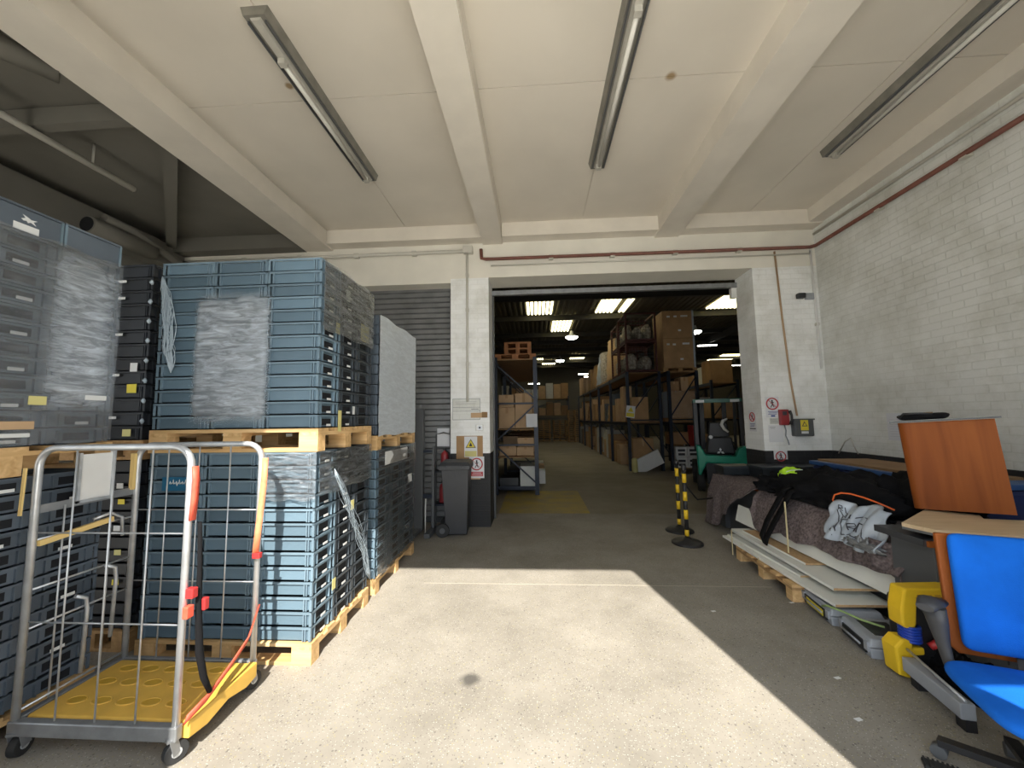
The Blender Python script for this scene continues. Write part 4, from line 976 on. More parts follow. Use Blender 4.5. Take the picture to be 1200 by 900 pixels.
def pallet_on_edge(x, y, z):
    t = thing('stillage', 'orange brown open pallet frame standing on top of left rack', 'pallet', (x, y, z))
    b = MB(); w = .32
    for zz in (.0, .14, .28): b.box(-w, w, -.3, .3, zz, zz+.035)
    b.build('boards', M['orange_wood'], t)
    b = MB()
    for xx in (-w, -.045, w-.09): b.box(xx, xx+.09, -.3, .3, .035, .14).box(xx, xx+.09, -.3, .3, .175, .28)
    b.build('blocks', M['orange_wood'], t)
pallet_on_edge(-.40, 9.3, 3.195)
# right rack loads: stillages on top
def stillage(x0, x1, y0, y1, z0, z1, lab, bundles):
    t = thing('cage_stillage', lab, 'stillage', ((x0+x1)/2, (y0+y1)/2, z0), 0, 'mesh stillages on the aisle rack'); w = (x1-x0)/2; d = (y1-y0)/2; h = z1-z0
    b = MB()
    for sx in (-1, 1):
        for sy in (-1, 1): b.box(sx*w-.03, sx*w+.03, sy*d-.03, sy*d+.03, 0, h)
    for z in (.05, h-.02): b.bar((-w, -d, z), (w, -d, z), .04, .05).bar((-w, d, z), (w, d, z), .04, .05).bar((-w, -d, z), (-w, d, z), .04, .05).bar((w, -d, z), (w, d, z), .04, .05)
    b.box(-w, w, -d, d, .02, .05)
    b.build('frame', M['dark_red_load'], t)
    g = MB()
    for k in range(1, 10): x = -w+2*w*k/10; g.bar((x, -d, .05), (x, -d, h*.8), .006, .006)
    for k in range(1, 8): z = h*.8*k/8; g.bar((-w, -d, z), (w, -d, z), .006, .006).bar((-w, -d, z), (-w, d, z), .006, .006)
    g.build('wire_mesh', M['grey_dark'], t)
    for i in range(bundles):
        cx = -w+w*2*(i+.5)/bundles; b = MB(); ww = w/bundles*.9; hh = h*(.62-.1*(i % 2))
        def fn(u, v, cx=cx, ww=ww, hh=hh):
            a = 2*pi*u; r = sin(pi*v)**.35; return (cx+ww*cos(a)*r, (d*.8)*sin(a)*r, .06+hh*v+.03*sin(a*5+v*9))
        b.grid(fn, 20, 10); b.build('bundle', M['mesh_bundle'], t)
    return t
stillage(2.98, 3.92, Y0+.05, Y0+1.1, 3.13, 4.13, 'lower mesh stillage of netted bundles at the end of the aisle rack', 2)
stillage(2.98, 3.92, Y0+.05, Y0+1.1, 4.14, 5.08, 'upper mesh stillage of netted bundles at the end of the aisle rack', 3)
stillage(2.98, 3.92, Y0+1.3, Y0+2.35, 3.13, 4.10, 'lower mesh stillage behind the first on the aisle rack', 2)
stillage(2.98, 3.92, Y0+1.3, Y0+2.35, 4.11, 5.0, 'upper mesh stillage behind the first on the aisle rack', 2)
t = thing('tall_carton', 'very tall brown carton with white labels on top of the back-to-back rack', 'box', (4.66, Y0+.55, 3.25))
MB().box(-.50, .50, -.5, .5, 0, 1.87).build('body', M['card'], t, bevel=.01)
b = MB()
for x, z, w in ((-.3, 1.68, .1), (-.08, 1.68, .1), (.2, 1.69, .22), (-.34, .77, .09), (-.15, .76, .1), (.22, .78, .22), (.04, 1.22, .09), (.07, .28, .1)): b.box(x-w/2, x+w/2, -.503, -.5, z-.03, z+.03)
b.build('white_label', M['label'], t)
MB().box(-.5, .5, -.504, -.5, .95, .97).build('seam', M['card3'], t)
MB().box(.44, .5, -.504, -.498, .0, 1.87).build('film_edge', M['film_tail'], t)
pp = make_pallet(1.05, 1.0, 'dark pallet under the very tall brown carton', 'rack pallets', wood='pine_old', h=.12); pp.location = (4.66, Y0+.55, 3.128)
# wrapped leaning loads further along the top
def wrapped(x0, x1, y0, y1, z0, z1, m, lab, lean=.0):
    t = thing('wrapped_load', lab, 'wrapped load', ((x0+x1)/2, (y0+y1)/2, z0), 0, 'wrapped loads on the aisle rack'); w = (x1-x0)/2; d = (y1-y0)/2; h = z1-z0
    b = MB()
    def fn(u, v):
        a = 2*pi*u; e = 2.6; c, s_ = cos(a), sin(a); r = 1/((abs(c)**e+abs(s_)**e)**(1/e)); k = 1-.28*v**2+.04*sin(v*20+a*3)
        return (w*c*r*k+lean*v*h, d*s_*r*k, .11+(h-.11)*v)
    b.grid(fn, 28, 8); o = len(b.v); b.build('bundle', M[m], t)
    MB().box(-w*.7+lean*h, w*.7+lean*h, -d*.7, d*.7, h-.04, h-.01).build('top_sheet', M[m], t)
    MB().box(-w, w, -d, d, 0, .02).box(-w, w, -d, d, .09, .11).box(-w, -w+.1, -d, d, .02, .09).box(w-.1, w, -d, d, .02, .09).box(-.05, .05, -d, d, .02, .09).build('pallet_base', M['pine_old'], t)
wrapped(3.0, 3.9, 15.5, 16.7, 3.125, 4.9, 'card2', 'tall wrapped load after the stillages atop the aisle rack')
wrapped(3.0, 3.9, 17.0, 17.95, 3.125, 4.6, 'mesh_bundle', 'pale wrapped load atop the aisle rack, middle of the row', -.08)
wrapped(3.0, 3.9, 18.4, 19.4, 3.125, 4.8, 'bag_plastic', 'greyish leaning wrapped load atop the aisle rack', .05)
wrapped(3.0, 3.9, 19.7, 20.7, 3.125, 4.4, 'card', 'brown wrapped load atop the aisle rack beyond the leaning one')
for i in range(5):
    y = 21.1+i*1.1
    box_thing(3.02, 3.85, y, y+.95, 3.125, 4.3-.12*((i*3) % 4), ['card', 'card2', 'card3'][i % 3], f'{["brown", "pale brown", "dark brown", "brown", "pale brown"][i]} carton load far along the aisle rack top, {ORD[i]} beyond the wrapped loads', 'cartons far along the aisle rack top', tape=False)
# aisle rack middle and bottom levels
mm = ['card', 'card2', 'laminate_grey', 'card3', 'card', 'card2', 'crate_grey']; cn = {'card': 'brown', 'card2': 'pale brown', 'laminate_grey': 'white', 'card3': 'dark brown', 'crate_grey': 'slate'}
g = random.Random(5)
box_thing(3.08, 3.62, Y0+.12, Y0+.8, 1.53, 2.33, 'card', 'brown carton beside the yellow rack sign on the middle shelf')
box_thing(3.02, 3.3, Y0+.9, Y0+1.4, 1.53, 2.75, 'card2', 'tall carton behind the rack sign on the middle shelf')
box_thing(3.1, 3.75, Y0+.2, Y0+.9, .12, 1.0, 'card', 'brown carton on the floor level at the end of the aisle rack')
bays = [(YS[i], YS[i+1]) for i in range(5)]
for bi, (ya, yb) in enumerate(bays):
    for lv, z, zl in ((1, 1.53, 'middle shelf'), (0, .02, 'floor level')):
        y = ya+(.15 if bi else 1.55); j = 0
        while y < yb-.35:
            d = g.uniform(.35, .75); y1 = min(y+d, yb-.1); m = g.choice(mm); h = g.uniform(.6, 1.25)
            if g.random() < .25:
                wrapped(3.0, 3.6, y, y1, z, z+h, m, f'{cn[m]} wrapped bundle, aisle rack {zl}, {ORD[bi]} bay, {ORD[j]} from post')
            else:
                box_thing(2.98, 3.7, y, y1, z, z+h, m, f'{cn[m]} carton, aisle rack {zl}, {ORD[bi]} bay, {ORD[j]} from near post', f'cartons on the aisle rack {zl}', tape=bi < 1)
            y = y1+g.uniform(.04, .15); j += 1
# back-to-back rack loads
t = thing('wrapped_carton', 'film wrapped wide carton on the middle shelf behind the aisle rack', 'box', (4.68, Y0+.5, 1.65))
MB().box(-.40, .42, -.4, .4, 0, .86).build('body', M['card2'], t, bevel=.02); MB().box(-.42, -.34, -.41, .4, 0, .86).build('film_edge', M['film_tail'], t)
MB().box(-.4, .42, -.42, -.40, .0, .86).build('film_wrap', M['film'], t)
pp = make_pallet(.86, .9, 'dark pallet under the film wrapped carton behind the aisle rack', 'rack pallets', wood='pine_old', h=.12); pp.location = (4.69, Y0+.5, 1.525)
box_thing(4.40, 4.72, Y0+.4, Y0+1.0, 2.52, 2.84, 'card', 'small carton on top of the film wrapped one')
box_thing(4.78, 5.02, Y0+.4, Y0+1.0, 2.52, 2.98, 'card2', 'upright carton on top of the film wrapped one')
box_thing(4.38, 4.98, Y0+.45, Y0+1.0, .78, 1.18, 'card', 'carton above the white printer boxes')
tag(MB().box(4.95, 5.05, Y0+.1, Y0+.5, .1, 1.4).build('red_panel_load', M['red']), 'red upright panel at the end of the back-to-back rack', 'panel')
for i, (x, z) in enumerate(((4.30, .12), (4.65, .12), (4.30, .44), (4.65, .44))):
    t = thing('appliance_box', f'white carton with printed picture, {["lower left", "lower right", "upper left", "upper right"][i]} of the four by the forklift', 'box', (x+.17, Y0-.0, z), 0, 'white printed cartons')
    MB().box(-.17, .17, -.2, .2, 0, .31).build('body', M['white'], t, bevel=.004)
    MB().box(-.10, .10, -.203, -.2, .05, .12).box(-.11, .11, -.203, -.2, .17, .24).build('printed_picture', M['ink'], t)
# leaning white panel + sign + bollard
t = thing('leaning_panel', 'white board leaning across the foot of the aisle rack', 'board', (3.45, Y0-.25, .30), rot=(R(12), R(-26), 0))
MB().box(-.42, .42, -.015, .015, -.24, .24).build('board', M['white'], t); MB().box(-.43, .43, -.018, .018, .235, .25).build('edge', M['laminate_grey'], t)
t = thing('sign', 'yellow and white warning sign on the aisle rack post', 'sign', (3.0, Y0-.08, 1.86), rot=(0, R(8), 0)); MB().box(-.14, .14, -.004, 0, -.19, .19).build('panel', M['paper'], t)
MB().prism([(-.09, .0), (.09, .0), (0, .15)], -.008, -.004, 'xz').build('triangle', M['sign_yellow'], t); MB().box(-.12, .12, -.007, -.004, -.16, -.04).build('yellow_panel', M['sign_yellow'], t)
tag(MB().lathe([(.09, 0), (.09, .38), (.07, .42), (.03, .43)], 18, (3.02, Y0-.25)).build('rack_bollard', M['pale_yellow']), 'short yellow guard bollard at the foot of the aisle rack', 'bollard')
# third rack loads
for lv, z in ((0, .02), (1, 1.61), (2, 3.01)):
    for i in range(6):
        m = ['card', 'card2', 'card3', 'laminate_grey'][(i+lv) % 4]; y = 15.6+i*.9
        box_thing(6.95+.1*(i % 2), 7.8, y, y+.8, z, z+.6+.3*((i*5+lv) % 3)/2, m, f'{cn[m]} carton on the far right rack, {["floor level", "middle shelf", "top"][lv]}, {ORD[i]} along', 'cartons on the far right rack', tape=False)
# racking and pallets at the far end
rack(-2.6, 2.4, [28.3, 29.5], [1.9, 3.1], 3.3, 'wide dark rack across the far end of the warehouse')
g = random.Random(9)
for i in range(9):
    x = -2.5+i*.55; m = g.choice(['card', 'card2', 'card', 'laminate_grey'])
    box_thing(x, x+.5, 28.35, 29.2, 3.11, 3.7+g.uniform(0, .7), m, f'{cn[m]} carton atop the far end rack, {ORD[i]} from the left', 'cartons atop the far end rack', tape=False)
    m = g.choice(['card3', 'card', 'card2']); box_thing(x, x+.48, 28.35, 29.2, 1.91, 2.4+g.uniform(0, .5), m, f'{cn[m]} carton on the far end rack shelf, {ORD[i]} from the left', 'cartons on the far end rack shelf', tape=False)
fp = MB()
for z in (0, .11): fp.box(-.5, .5, -.4, .4, z, z+.025)
for x in (-.45, 0, .45): fp.box(x-.05, x+.05, -.4, .4, .025, .11)
pproto = None
for s, x in enumerate((-1.9, -.7, .55, 1.75)):
    for k in range(11):
        lab = f'empty pallet in the far end pile, {ORD[s]} pile from the left, {ORD[10-k]} from the top'
        loc = (x+rnd.uniform(-.02, .02), 28.8, .001+k*.14)
        if pproto is None: pproto = tag(fp.build('empty_pallet', M['pine_old']), lab, 'pallet', 'empty pallets at the far end'); o = pproto
        else: o = pproto.copy(); C.objects.link(o); o['label'] = lab
        o.location = loc
# second tier of pallets right of the aisle end
for k in range(16):
    o = pproto.copy(); C.objects.link(o); o.location = (2.75+rnd.uniform(-.04, .04), 27.7, .001+k*.25 if k < 0 else .001+k*.14); o['label'] = f'empty pallet in the tall pile at the aisle end, {(ORD+["fifteenth", "sixteenth"])[15-k]} from the top'; o['group'] = 'empty pallets of the tall pile'

# ------------------------------------------------------------------ forklift (rear view)
t = thing('forklift', 'green counterbalance forklift parked behind the right jamb, seen from behind', 'forklift', (4.12, 9.0, 0), R(-20))
b = MB()
b.prism([(-.47, .40), (-.49, 1.06), (-.40, 1.04), (-.31, .84), (.26, .82), (.33, .98), (.42, 1.04), (.60, 1.02), (.60, .66), (.30, .66), (-.30, .66), (-.38, .50), (-.42, .38)], -.30, .0, 'xz')
b.build('counterweight', M['green'], t, bevel=.03)
MB().box(-.38, .5, .1, 1.35, .45, .84).build('chassis', M['black'], t, bevel=.02)
MB().box(-.30, .36, -.20, .0, .20, .66).build('rear_grille', M['black'], t)
MB().prism([(-.28, .85), (.30, .85), (.24, 1.22), (-.22, 1.22)], -.05, .55, 'xz').build('engine_cover', M['black'], t, bevel=.03)
s_ = MB().box(-.22, .26, .35, .75, 1.06, 1.16).build('seat', M['dark_red_load'], t, bevel=.03)
MB().prism([(-.22, 1.16), (.24, 1.16), (.20, 1.55), (-.18, 1.55)], .28, .38, 'xz').build('seat_back', M['black'], s_, bevel=.03)
for x in (-.46, .44):
    MB().bar((x, -.1, .95), (x, .0, 2.06), .07, .07).build('guard_post', M['black'], t); MB().bar((x, 1.2, .84), (x, .95, 2.06), .06, .06).build('guard_post', M['black'], t)
gd = MB().box(-.50, .48, -.04, .03, 2.0, 2.08).box(-.5, .48, .93, 1.0, 2.02, 2.08).box(-.5, -.44, 0, 1, 2.02, 2.08).box(.42, .48, 0, 1, 2.02, 2.08).build('overhead_guard', M['green_dark'], t)
b = MB()
for k in range(6): x = -.38+k*.15; b.box(x-.015, x+.015, 0, .96, 2.03, 2.06)
b.build('guard_bar', M['black'], gd)
for x in (-.36, .34): MB().box(x-.09, x+.09, -.055, -.04, 2.0, 2.06).build('work_light', M['silver'], gd)
for sx in (-1, 1):
    b = MB().cyl((sx*.34, -.0, .24), (sx*.50, -.0, .24), .24, n=24); b.build('rear_wheel', M['rubber'], t, bevel=.02)
    b = MB().cyl((sx*.36, 1.2, .30), (sx*.56, 1.2, .30), .30, n=24); b.build('front_wheel', M['rubber'], t, bevel=.02)
for x in (-.26, .26): MB().box(x-.05, x+.05, 1.45, 1.55, .1, 2.15).build('mast_rail', M['black'], t)
MB().box(-.3, .3, 1.47, 1.53, 2.05, 2.15).box(-.3, .3, 1.47, 1.53, .9, 1.0).build('mast_crossbar', M['black'], t)
for x in (-.22, .22): MB().box(x-.05, x+.05, 1.6, 2.6, .05, .10).build('fork', M['grey_dark'], t)
MB().tube([(.17, -.03, 1.62), (.08, -.05, 1.58), (.05, -.06, 1.5), (.10, -.06, 1.40), (.18, -.05, 1.33)], [.02, .035, .035, .03, .02], 10).build('white_hose', M['white'], t)
MB().cyl((-.18, -.1, 1.22), (-.18, -.06, 1.22), .04, n=12).build('reflector', M['silver'], t)
def dia(cx, cz, a, s):
    u = (cos(a), sin(a)); v = (-sin(a), cos(a))
    return [(cx, cz), (cx+u[0]*s*.5+v[0]*s*.29, cz+u[1]*s*.5+v[1]*s*.29), (cx+u[0]*s, cz+u[1]*s), (cx+u[0]*s*.5-v[0]*s*.29, cz+u[1]*s*.5-v[1]*s*.29)]
b = MB()
for a in (90, 210, 330): b.prism(dia(-.0, .90, R(a), .085), -.075, -.065, 'xz')
b.build('emblem', M['silver'], t)

# ------------------------------------------------------------------ right-hand heap
# low pallet with boards
g_p = make_pallet(1.0, 1.1, 'worn wooden pallet on the floor carrying the white boards', None, wood='pine_old', h=.15)
g_p.location = (2.83, 4.33, 0); g_p.rotation_euler = (0, 0, R(-3))
for ch in g_p.children:
    if ch.name.startswith(('block', 'bottom', 'deck')): ch.data.materials[0] = M['pine_y']
def board(x0, x1, y0, y1, z, th, rz, m, lab, edge='chip', dx=0):
    t = thing('laminate_board', lab, 'board', ((x0+x1)/2, (y0+y1)/2, z), R(rz), 'laminate boards on the low pallet'); w = (x1-x0)/2; d = (y1-y0)/2
    MB().box(-w+.003, w-.003, -d+.003, d-.003, 0, th).build('panel', M[m], t); MB().box(-w, w, -d, -d+.003, .002, th-.002).build('chipboard_edge', M[edge], t)
    MB().box(-w, -w+.003, -d, d, 0, th).build('edge_band', M['laminate'], t)
    return t
board(2.36, 2.82, 3.38, 5.22, .155, .022, 0.5, 'laminate', 'lowest long white board, jutting over the pallet front edge')
board(2.42, 2.80, 3.9, 5.2, .180, .02, 1.5, 'laminate_grey', 'pale grey board resting on the lowest white board')
board(2.50, 2.9, 3.95, 5.30, .205, .02, 0., 'chip', 'bare chipboard piece with pine edge in the board pile')
board(2.47, 2.95, 3.50, 5.25, .230, .022, -1., 'laminate', 'long white board second from the top of the pile')
board(2.55, 2.96, 4.0, 5.1, .256, .018, 1., 'chip', 'short chipboard piece topmost of the flat boards')
t = thing('laminate_board', 'long white panel standing on edge below the felt blankets', 'panel', (2.70, 4.36, .286), rot=(0, R(14), R(1)))
MB().box(-.010, .010, -1.20, 1.16, 0, .21).build('panel', M['laminate'], t); MB().box(-.010, .010, -1.203, -1.20, .0, .21).build('edge', M['laminate_grey'], t)
# blanketed table / storage units
t = thing('low_cabinet', 'long grey low cabinet hidden under felt blankets along the right wall', 'cabinet', (3.60, 4.85, 0))
MB().box(-.70, .80, -1.58, 1.30, .0, .74).build('body', M['grey_dark'], t); MB().box(-.72, .82, -1.60, 1.32, .70, .745).build('top', M['brown_wood'], t)
t = thing('low_cabinet', 'short grey cabinet unit under the blanket beside the doorway', 'cabinet', (3.16, 6.34, 0))
MB().box(-.31, .31, -.15, .15, 0, .70).build('body', M['grey_dark'], t); MB().box(-.33, .32, -.155, .16, .70, .745).build('top', M['brown_wood'], t)
def blanket(ya, yb, hems, lab, xe=2.80, x1=3.9, zt=.765, seed=0, belly=0.):
    gg = random.Random(seed); ph = [gg.uniform(0, 6) for _ in range(5)]
    import bisect
    def hem(y):
        for (a, ha), (b_, hb) in zip(hems, hems[1:]):
            if a <= y <= b_: w = (y-a)/(b_-a); w = w*w*(3-2*w); return ha+(hb-ha)*w
        return hems[-1][1] if y > hems[-1][0] else hems[0][1]
    def fn(u, v):
        y = ya+(yb-ya)*u; hz = hem(y)
        if v < .35:                                               # lying on top
            w = v/.35; return (x1+(xe+.04-x1)*w, y, zt+.012*sin(y*9+w*7+ph[0])+.008*sin(w*21+ph[1]))
        w = (v-.35)/.65; k = min(1, w*3)
        drop = zt-(zt-hz)*w
        x = xe+.04-.055*k - (.020*sin(y*11+ph[2])+.010*sin(y*23+ph[3]))*w - .125*w
        return (x, y+.01*sin(w*9+ph[4]), drop+.008*(1-k))
    return tag(MB().grid(fn, 200, 50, .008).build('felt_blanket', M['blanket']), lab, 'blanket')
blanket(5.18, 6.50, [(5.18, .70), (5.4, .60), (5.85, .28), (6.1, .06), (6.5, .02)], 'mottled grey brown felt blanket draped over the far end of the cabinet', seed=3, zt=.775, x1=3.46)
blanket(3.10, 5.18, [(3.10, .50), (3.35, .45), (3.7, .42), (4.0, .42), (4.3, .38), (4.55, .39), (4.85, .29), (5.1, .33), (5.18, .50)], 'mottled felt blanket draped over the near end of the cabinet beside the black heap', seed=5)
tag(MB().grid(lambda u, v: (2.69-.03*v+.02*sin(u*9), 3.12+.45*u, .70-.26*v*(1-.2*sin(u*3))), 14, 8, .006).build('felt_blanket', M['blanket']), 'second felt blanket layer hanging at the near cabinet corner', 'blanket')
# cream bands
tag(MB().box(2.585, 2.590, 4.28, 4.30, .02, .79).build('strapping_band', M['tape']), 'cream strapping band, the longer one down the front of the board pile', 'strap')
tag(MB().box(2.33, 2.335, 4.93, 4.945, .03, .32).build('strapping_band', M['tape']), 'short cream strapping band at the far end of the boards', 'strap')
tag(MB().box(2.352, 2.356, 4.42, 4.432, .03, .175).build('strapping_band', M['tape']), 'cream strapping band looped under the middle of the lowest board', 'strap')
# black heap
def lump(c, s, name, m, lab, cat, seed, amp=.18, n=28, sub=True):
    gg = random.Random(seed); ph = [gg.uniform(0, 6) for _ in range(8)]
    def fn(u, v):
        a = 2*pi*u; b_ = pi*v-pi/2
        r = 1+amp*(sin(3*a+ph[0]+2*b_)+.6*sin(5*a+ph[1])*cos(4*b_+ph[2])+.4*sin(9*a+ph[3]+7*b_))*.6
        q_ = Vector((cos(a)*cos(b_), sin(a)*cos(b_), sin(b_))); r += amp*1.4*noise.noise(q_*3.1+Vector((seed, 0, 0)))+amp*.8*noise.noise(q_*8+Vector((0, seed, 0)))
        z = sin(b_); z = z if z > -.25 else -.25
        return (c[0]+s[0]*cos(a)*cos(b_)*r, c[1]+s[1]*sin(a)*cos(b_)*r, c[2]+s[2]*(z+.25)*(r if z > 0 else 1))
    return tag(MB().grid(fn, n*2, n).build(name, m), lab, cat)
lump((3.20, 4.35, .775), (.42, .75, .24), 'black_bag', M['fabric_black'], 'large black holdall heaped on the felt blanket', 'bag', 1)
lump((2.98, 4.95, .775), (.20, .32, .14), 'black_cloth', M['fabric_black'], 'black cloth bundle at the far end of the black heap', 'cloth', 2, .25)
lump((2.98, 4.05, .775), (.17, .5, .10), 'black_cloth', M['fabric_black'], 'low black cloth folds along the front of the black heap', 'cloth', 3, .3)
lump((3.45, 3.75, .775), (.36, .45, .26), 'black_jacket', M['fabric_black'], 'black padded jacket piled beside the brown cabinet', 'jacket', 4, .2)
lump((3.04, 4.86, .94), (.13, .17, .10), 'hi_vis_vest', M['hivis'], 'bright yellow green hi-vis vest bundled on the black heap', 'vest', 5, .12)
tag(ribbon([(2.90, 4.86, .99), (2.98, 4.80, 1.045), (3.08, 4.74, 1.06), (3.16, 4.72, 1.03)], .035, .006, 'reflective_band', M['silver'], None, (.3, 1, 0)), 'silver reflective band across the hi-vis vest', 'reflective band')
s1 = [(2.95, 4.60, .93), (2.76, 4.58, .86), (2.68, 4.60, .70), (2.60, 4.66, .50), (2.54, 4.68, .32), (2.53, 4.60, .26)]
s2 = [(2.95, 4.48, .92), (2.76, 4.46, .86), (2.68, 4.48, .70), (2.60, 4.52, .52), (2.54, 4.58, .34), (2.53, 4.60, .26)]
t = thing('bag_strap', 'black webbing strap loop hanging down in front of the boards', 'strap', (0, 0, 0))
ribbon(s1, .10, .014, 'webbing', M['fabric_black'], t, (.2, 1, 0)); ribbon(s2, .10, .014, 'webbing', M['fabric_black'], t, (.2, 1, 0)); 
tag(MB().tube([(2.78, 3.84, .84), (2.755, 3.85, .90), (2.76, 3.83, .95), (2.79, 3.79, .975), (2.82, 3.72, .98), (2.86, 3.64, .965), (2.9, 3.55, .94), (2.95, 3.45, .90)], .007, 8).build('orange_cable', M['orange']), 'orange cable loop on the black heap behind the grey bag', 'cable')
# grey polythene mailing bag with marks
def bagfn(u, v):
    y = 3.86-.58*u; k = sin(pi*u)
    zz = .90-.30*v; x = 2.80-.13*v**.6-.03*sin(u*15+v*6)-.018*sin(u*37+v*9)*(.4+v)
    return (x, y+.05*sin(v*6)*(u-.5), zz+.05*(u-.4)*(1-v)+.02*sin(u*11+v*3)-.03*k*v)
t = thing('polythene_bag', 'crumpled pale grey polythene bag with black print lying over the blanket', 'bag', (0, 0, 0))
MB().grid(bagfn, 40, 24, .012).build('bag_sheet', M['bag_plastic'], t)
b = MB()
def onbag(u, v, o=.016): p = Vector(bagfn(u, v)); p.x -= o; p.z += .004; p.y -= .004; return p
def stroke(uv, r=.004):
    pts = []
    for (a, c), (d, e) in zip(uv, uv[1:]):
        for k in range(5): w = k/4; pts.append(onbag(a+(d-a)*w, c+(e-c)*w))
    b.tube(pts, r, 5)
stroke([(.30, .35), (.72, .30), (.74, .75), (.34, .80), (.30, .35)])
stroke([(.12, .25), (.22, .85)]); stroke([(.16, .25), (.26, .70), (.26, .30)])
for k, (gl) in enumerate(([(0, 1), (0, 0), (1, .1), (1, .5), (0, .5), (1, 1)], [(0, 1), (.5, 0), (1, 1)], [(0, 1), (0, 0), (1, 0)])):
    stroke([(.42+.09*k+.06*x, .46+.2*y) for x, y in gl], .005)
for k, gl in enumerate(([(0, 1), (0, 0), (1, 0), (1, .5), (0, .5), (1, 1)], [(0, 0), (0, 1), (1, 1)], [(1, 0), (0, 0), (0, 1), (1, 1)], [(0, 0), (0, 1)], [(0, 1), (0, 0), (1, 1), (1, 0)])):
    stroke([(.14+.07*k+.045*x, .12+.12*y+.02*k) for x, y in gl], .0035)
b.build('black_print', M['ink'], t)
lump((2.66, 3.42, .60), (.05, .15, .05), 'silver_pouch', M['steel_dull'], 'crumpled shiny silvery pouch under the grey polythene bag', 'pouch', 8, .4)
# grey lids at the back, blue sheets
def crate_lid(x0, x1, y0, y1, z0, z1, m, lab, lb=False):
    t = thing('storage_tub', lab, 'tub', ((x0+x1)/2, (y0+y1)/2, z0)); w = (x1-x0)/2; d = (y1-y0)/2; h = z1-z0
    b = MB(); frus(b, -w+.02, w-.02, -d+.02, d-.02, 0, -w, w, -d, d, h-.02); b.build('body', M[m], t, bevel=.008); MB().box(-w-.01, w+.01, -d-.01, d+.01, h-.03, h).build('rim', M[m], t, bevel=.005)
    if lb: MB().box(-.10, .02, -d-.004, -d+.01, h*.25, h*.55).build('label_card', M['label'], t)
crate_lid(2.86, 3.32, 6.18, 6.50, .785, .925, 'crate_dark', 'dark slate tub on the far end of the blanketed cabinet, left one')
crate_lid(3.20, 4.25, 5.76, 6.14, .785, .96, 'crate_dark', 'wide slate tub with small label beside the right pier', True)
t = thing('stacked_sheets', 'navy blue folded sheets stacked against the right wall', 'sheets', (3.90, 4.60, .747))
MB().box(-.30, .38, -1.1, .75, 0, .30).build('navy_bale', M['navy'], t, bevel=.04); MB().box(-.32, .40, -1.12, .77, .30, .35).build('blue_sheet', mat('mid_blue_sheet', (.03, .09, .25), .5), t, bevel=.01)
MB().box(-.25, .36, -.9, .70, .35, .375).build('tan_board', M['card3'], t)

# brown cabinet (tilted) with beige top edge
t = thing('wooden_counter', 'reddish brown wooden counter end with thin pale top, leaning among the heap', 'counter', (3.258, 3.234, .955), rot=(R(0), R(-4), R(-46)))
b = MB(); n = 8; w = .255
poly = [(w, -.10), (w, .10), (-w, .10)]+[(-w+.05-.05*cos(pi/2*k/n), -.10+.05-.05*sin(pi/2*k/n)) for k in range(n+1)]
b.prism([(p[0], p[1]) for p in poly][::-1], 0, .68); b.build('body', M['brown_wood'], t)
tp = MB().box(-w-.04, w+.03, -.13, .13, .68, .698); tp.build('top', M['laminate_grey'], t, bevel=.004); MB().box(-w-.041, w+.031, -.132, -.128, .682, .696).build('top_edge', M['grey_dark'], t)
t = thing('black_case', 'small black folded case lying on the brown counter top', 'case', (3.15, 3.345, 1.640), rot=(0, R(-4), R(-46)))
def cs(u, v):
    a = 2*pi*u; b_ = pi*v-pi/2; c_, s2 = cos(a), sin(a); e = .5
    return (.15*math.copysign(abs(c_)**e, c_)*cos(b_)**.5, .08*math.copysign(abs(s2)**e, s2)*cos(b_)**.5, .028+.026*sin(b_)+.008*sin(a*4+1)*cos(b_))
MB().grid(cs, 32, 10).build('body', M['fabric_black'], t); MB().tube([(-.13, -.07, .03), (-.1, -.085, .06), (.0, -.08, .055), (.06, -.075, .045)], .008, 6).build('handle', M['black'], t)
MB().box(-.06, .06, -.04, .06, .050, .062).build('flap', M['card3'], t)
# beige desk top
t = thing('desk_top', 'pale beige desk top with notched back edge above the blue chair', 'desk top', (0, 0, 0))
poly = [(2.42, 2.93), (2.60, 3.22), (2.93, 3.14), (2.955, 3.06), (3.60, 3.0), (3.6, 2.5), (3.0, 2.62), (2.55, 2.72)]
poly = [(2.56, 2.95), (3.11, 3.36), (3.30, 3.16), (3.22, 3.06), (3.75, 2.95), (3.75, 2.50), (2.985, 2.63), (2.612, 2.768)]
MB().prism(poly[::-1], .905, .93).build('board', M['beige'], t); MB().prism(poly[::-1], .888, .905).build('underside', M['grey_dark'], t)
t = thing('grey_cabinet', 'dark grey cabinet under the beige desk top', 'cabinet', (3.05, 2.98, 0))
MB().box(-.38, .62, -.12, .20, 0, .80).build('body', M['grey_dark'], t, bevel=.004); MB().box(-.46, .66, -.14, .24, .80, .845).build('top', M['charcoal'], t)
MB().box(-.44, -.1, -.16, -.14, .80, .838).build('brown_edge', M['brown_wood'], t)
MB().box(.0, .01, -.123, -.12, .05, .75).build('door_gap', M['black'], t)

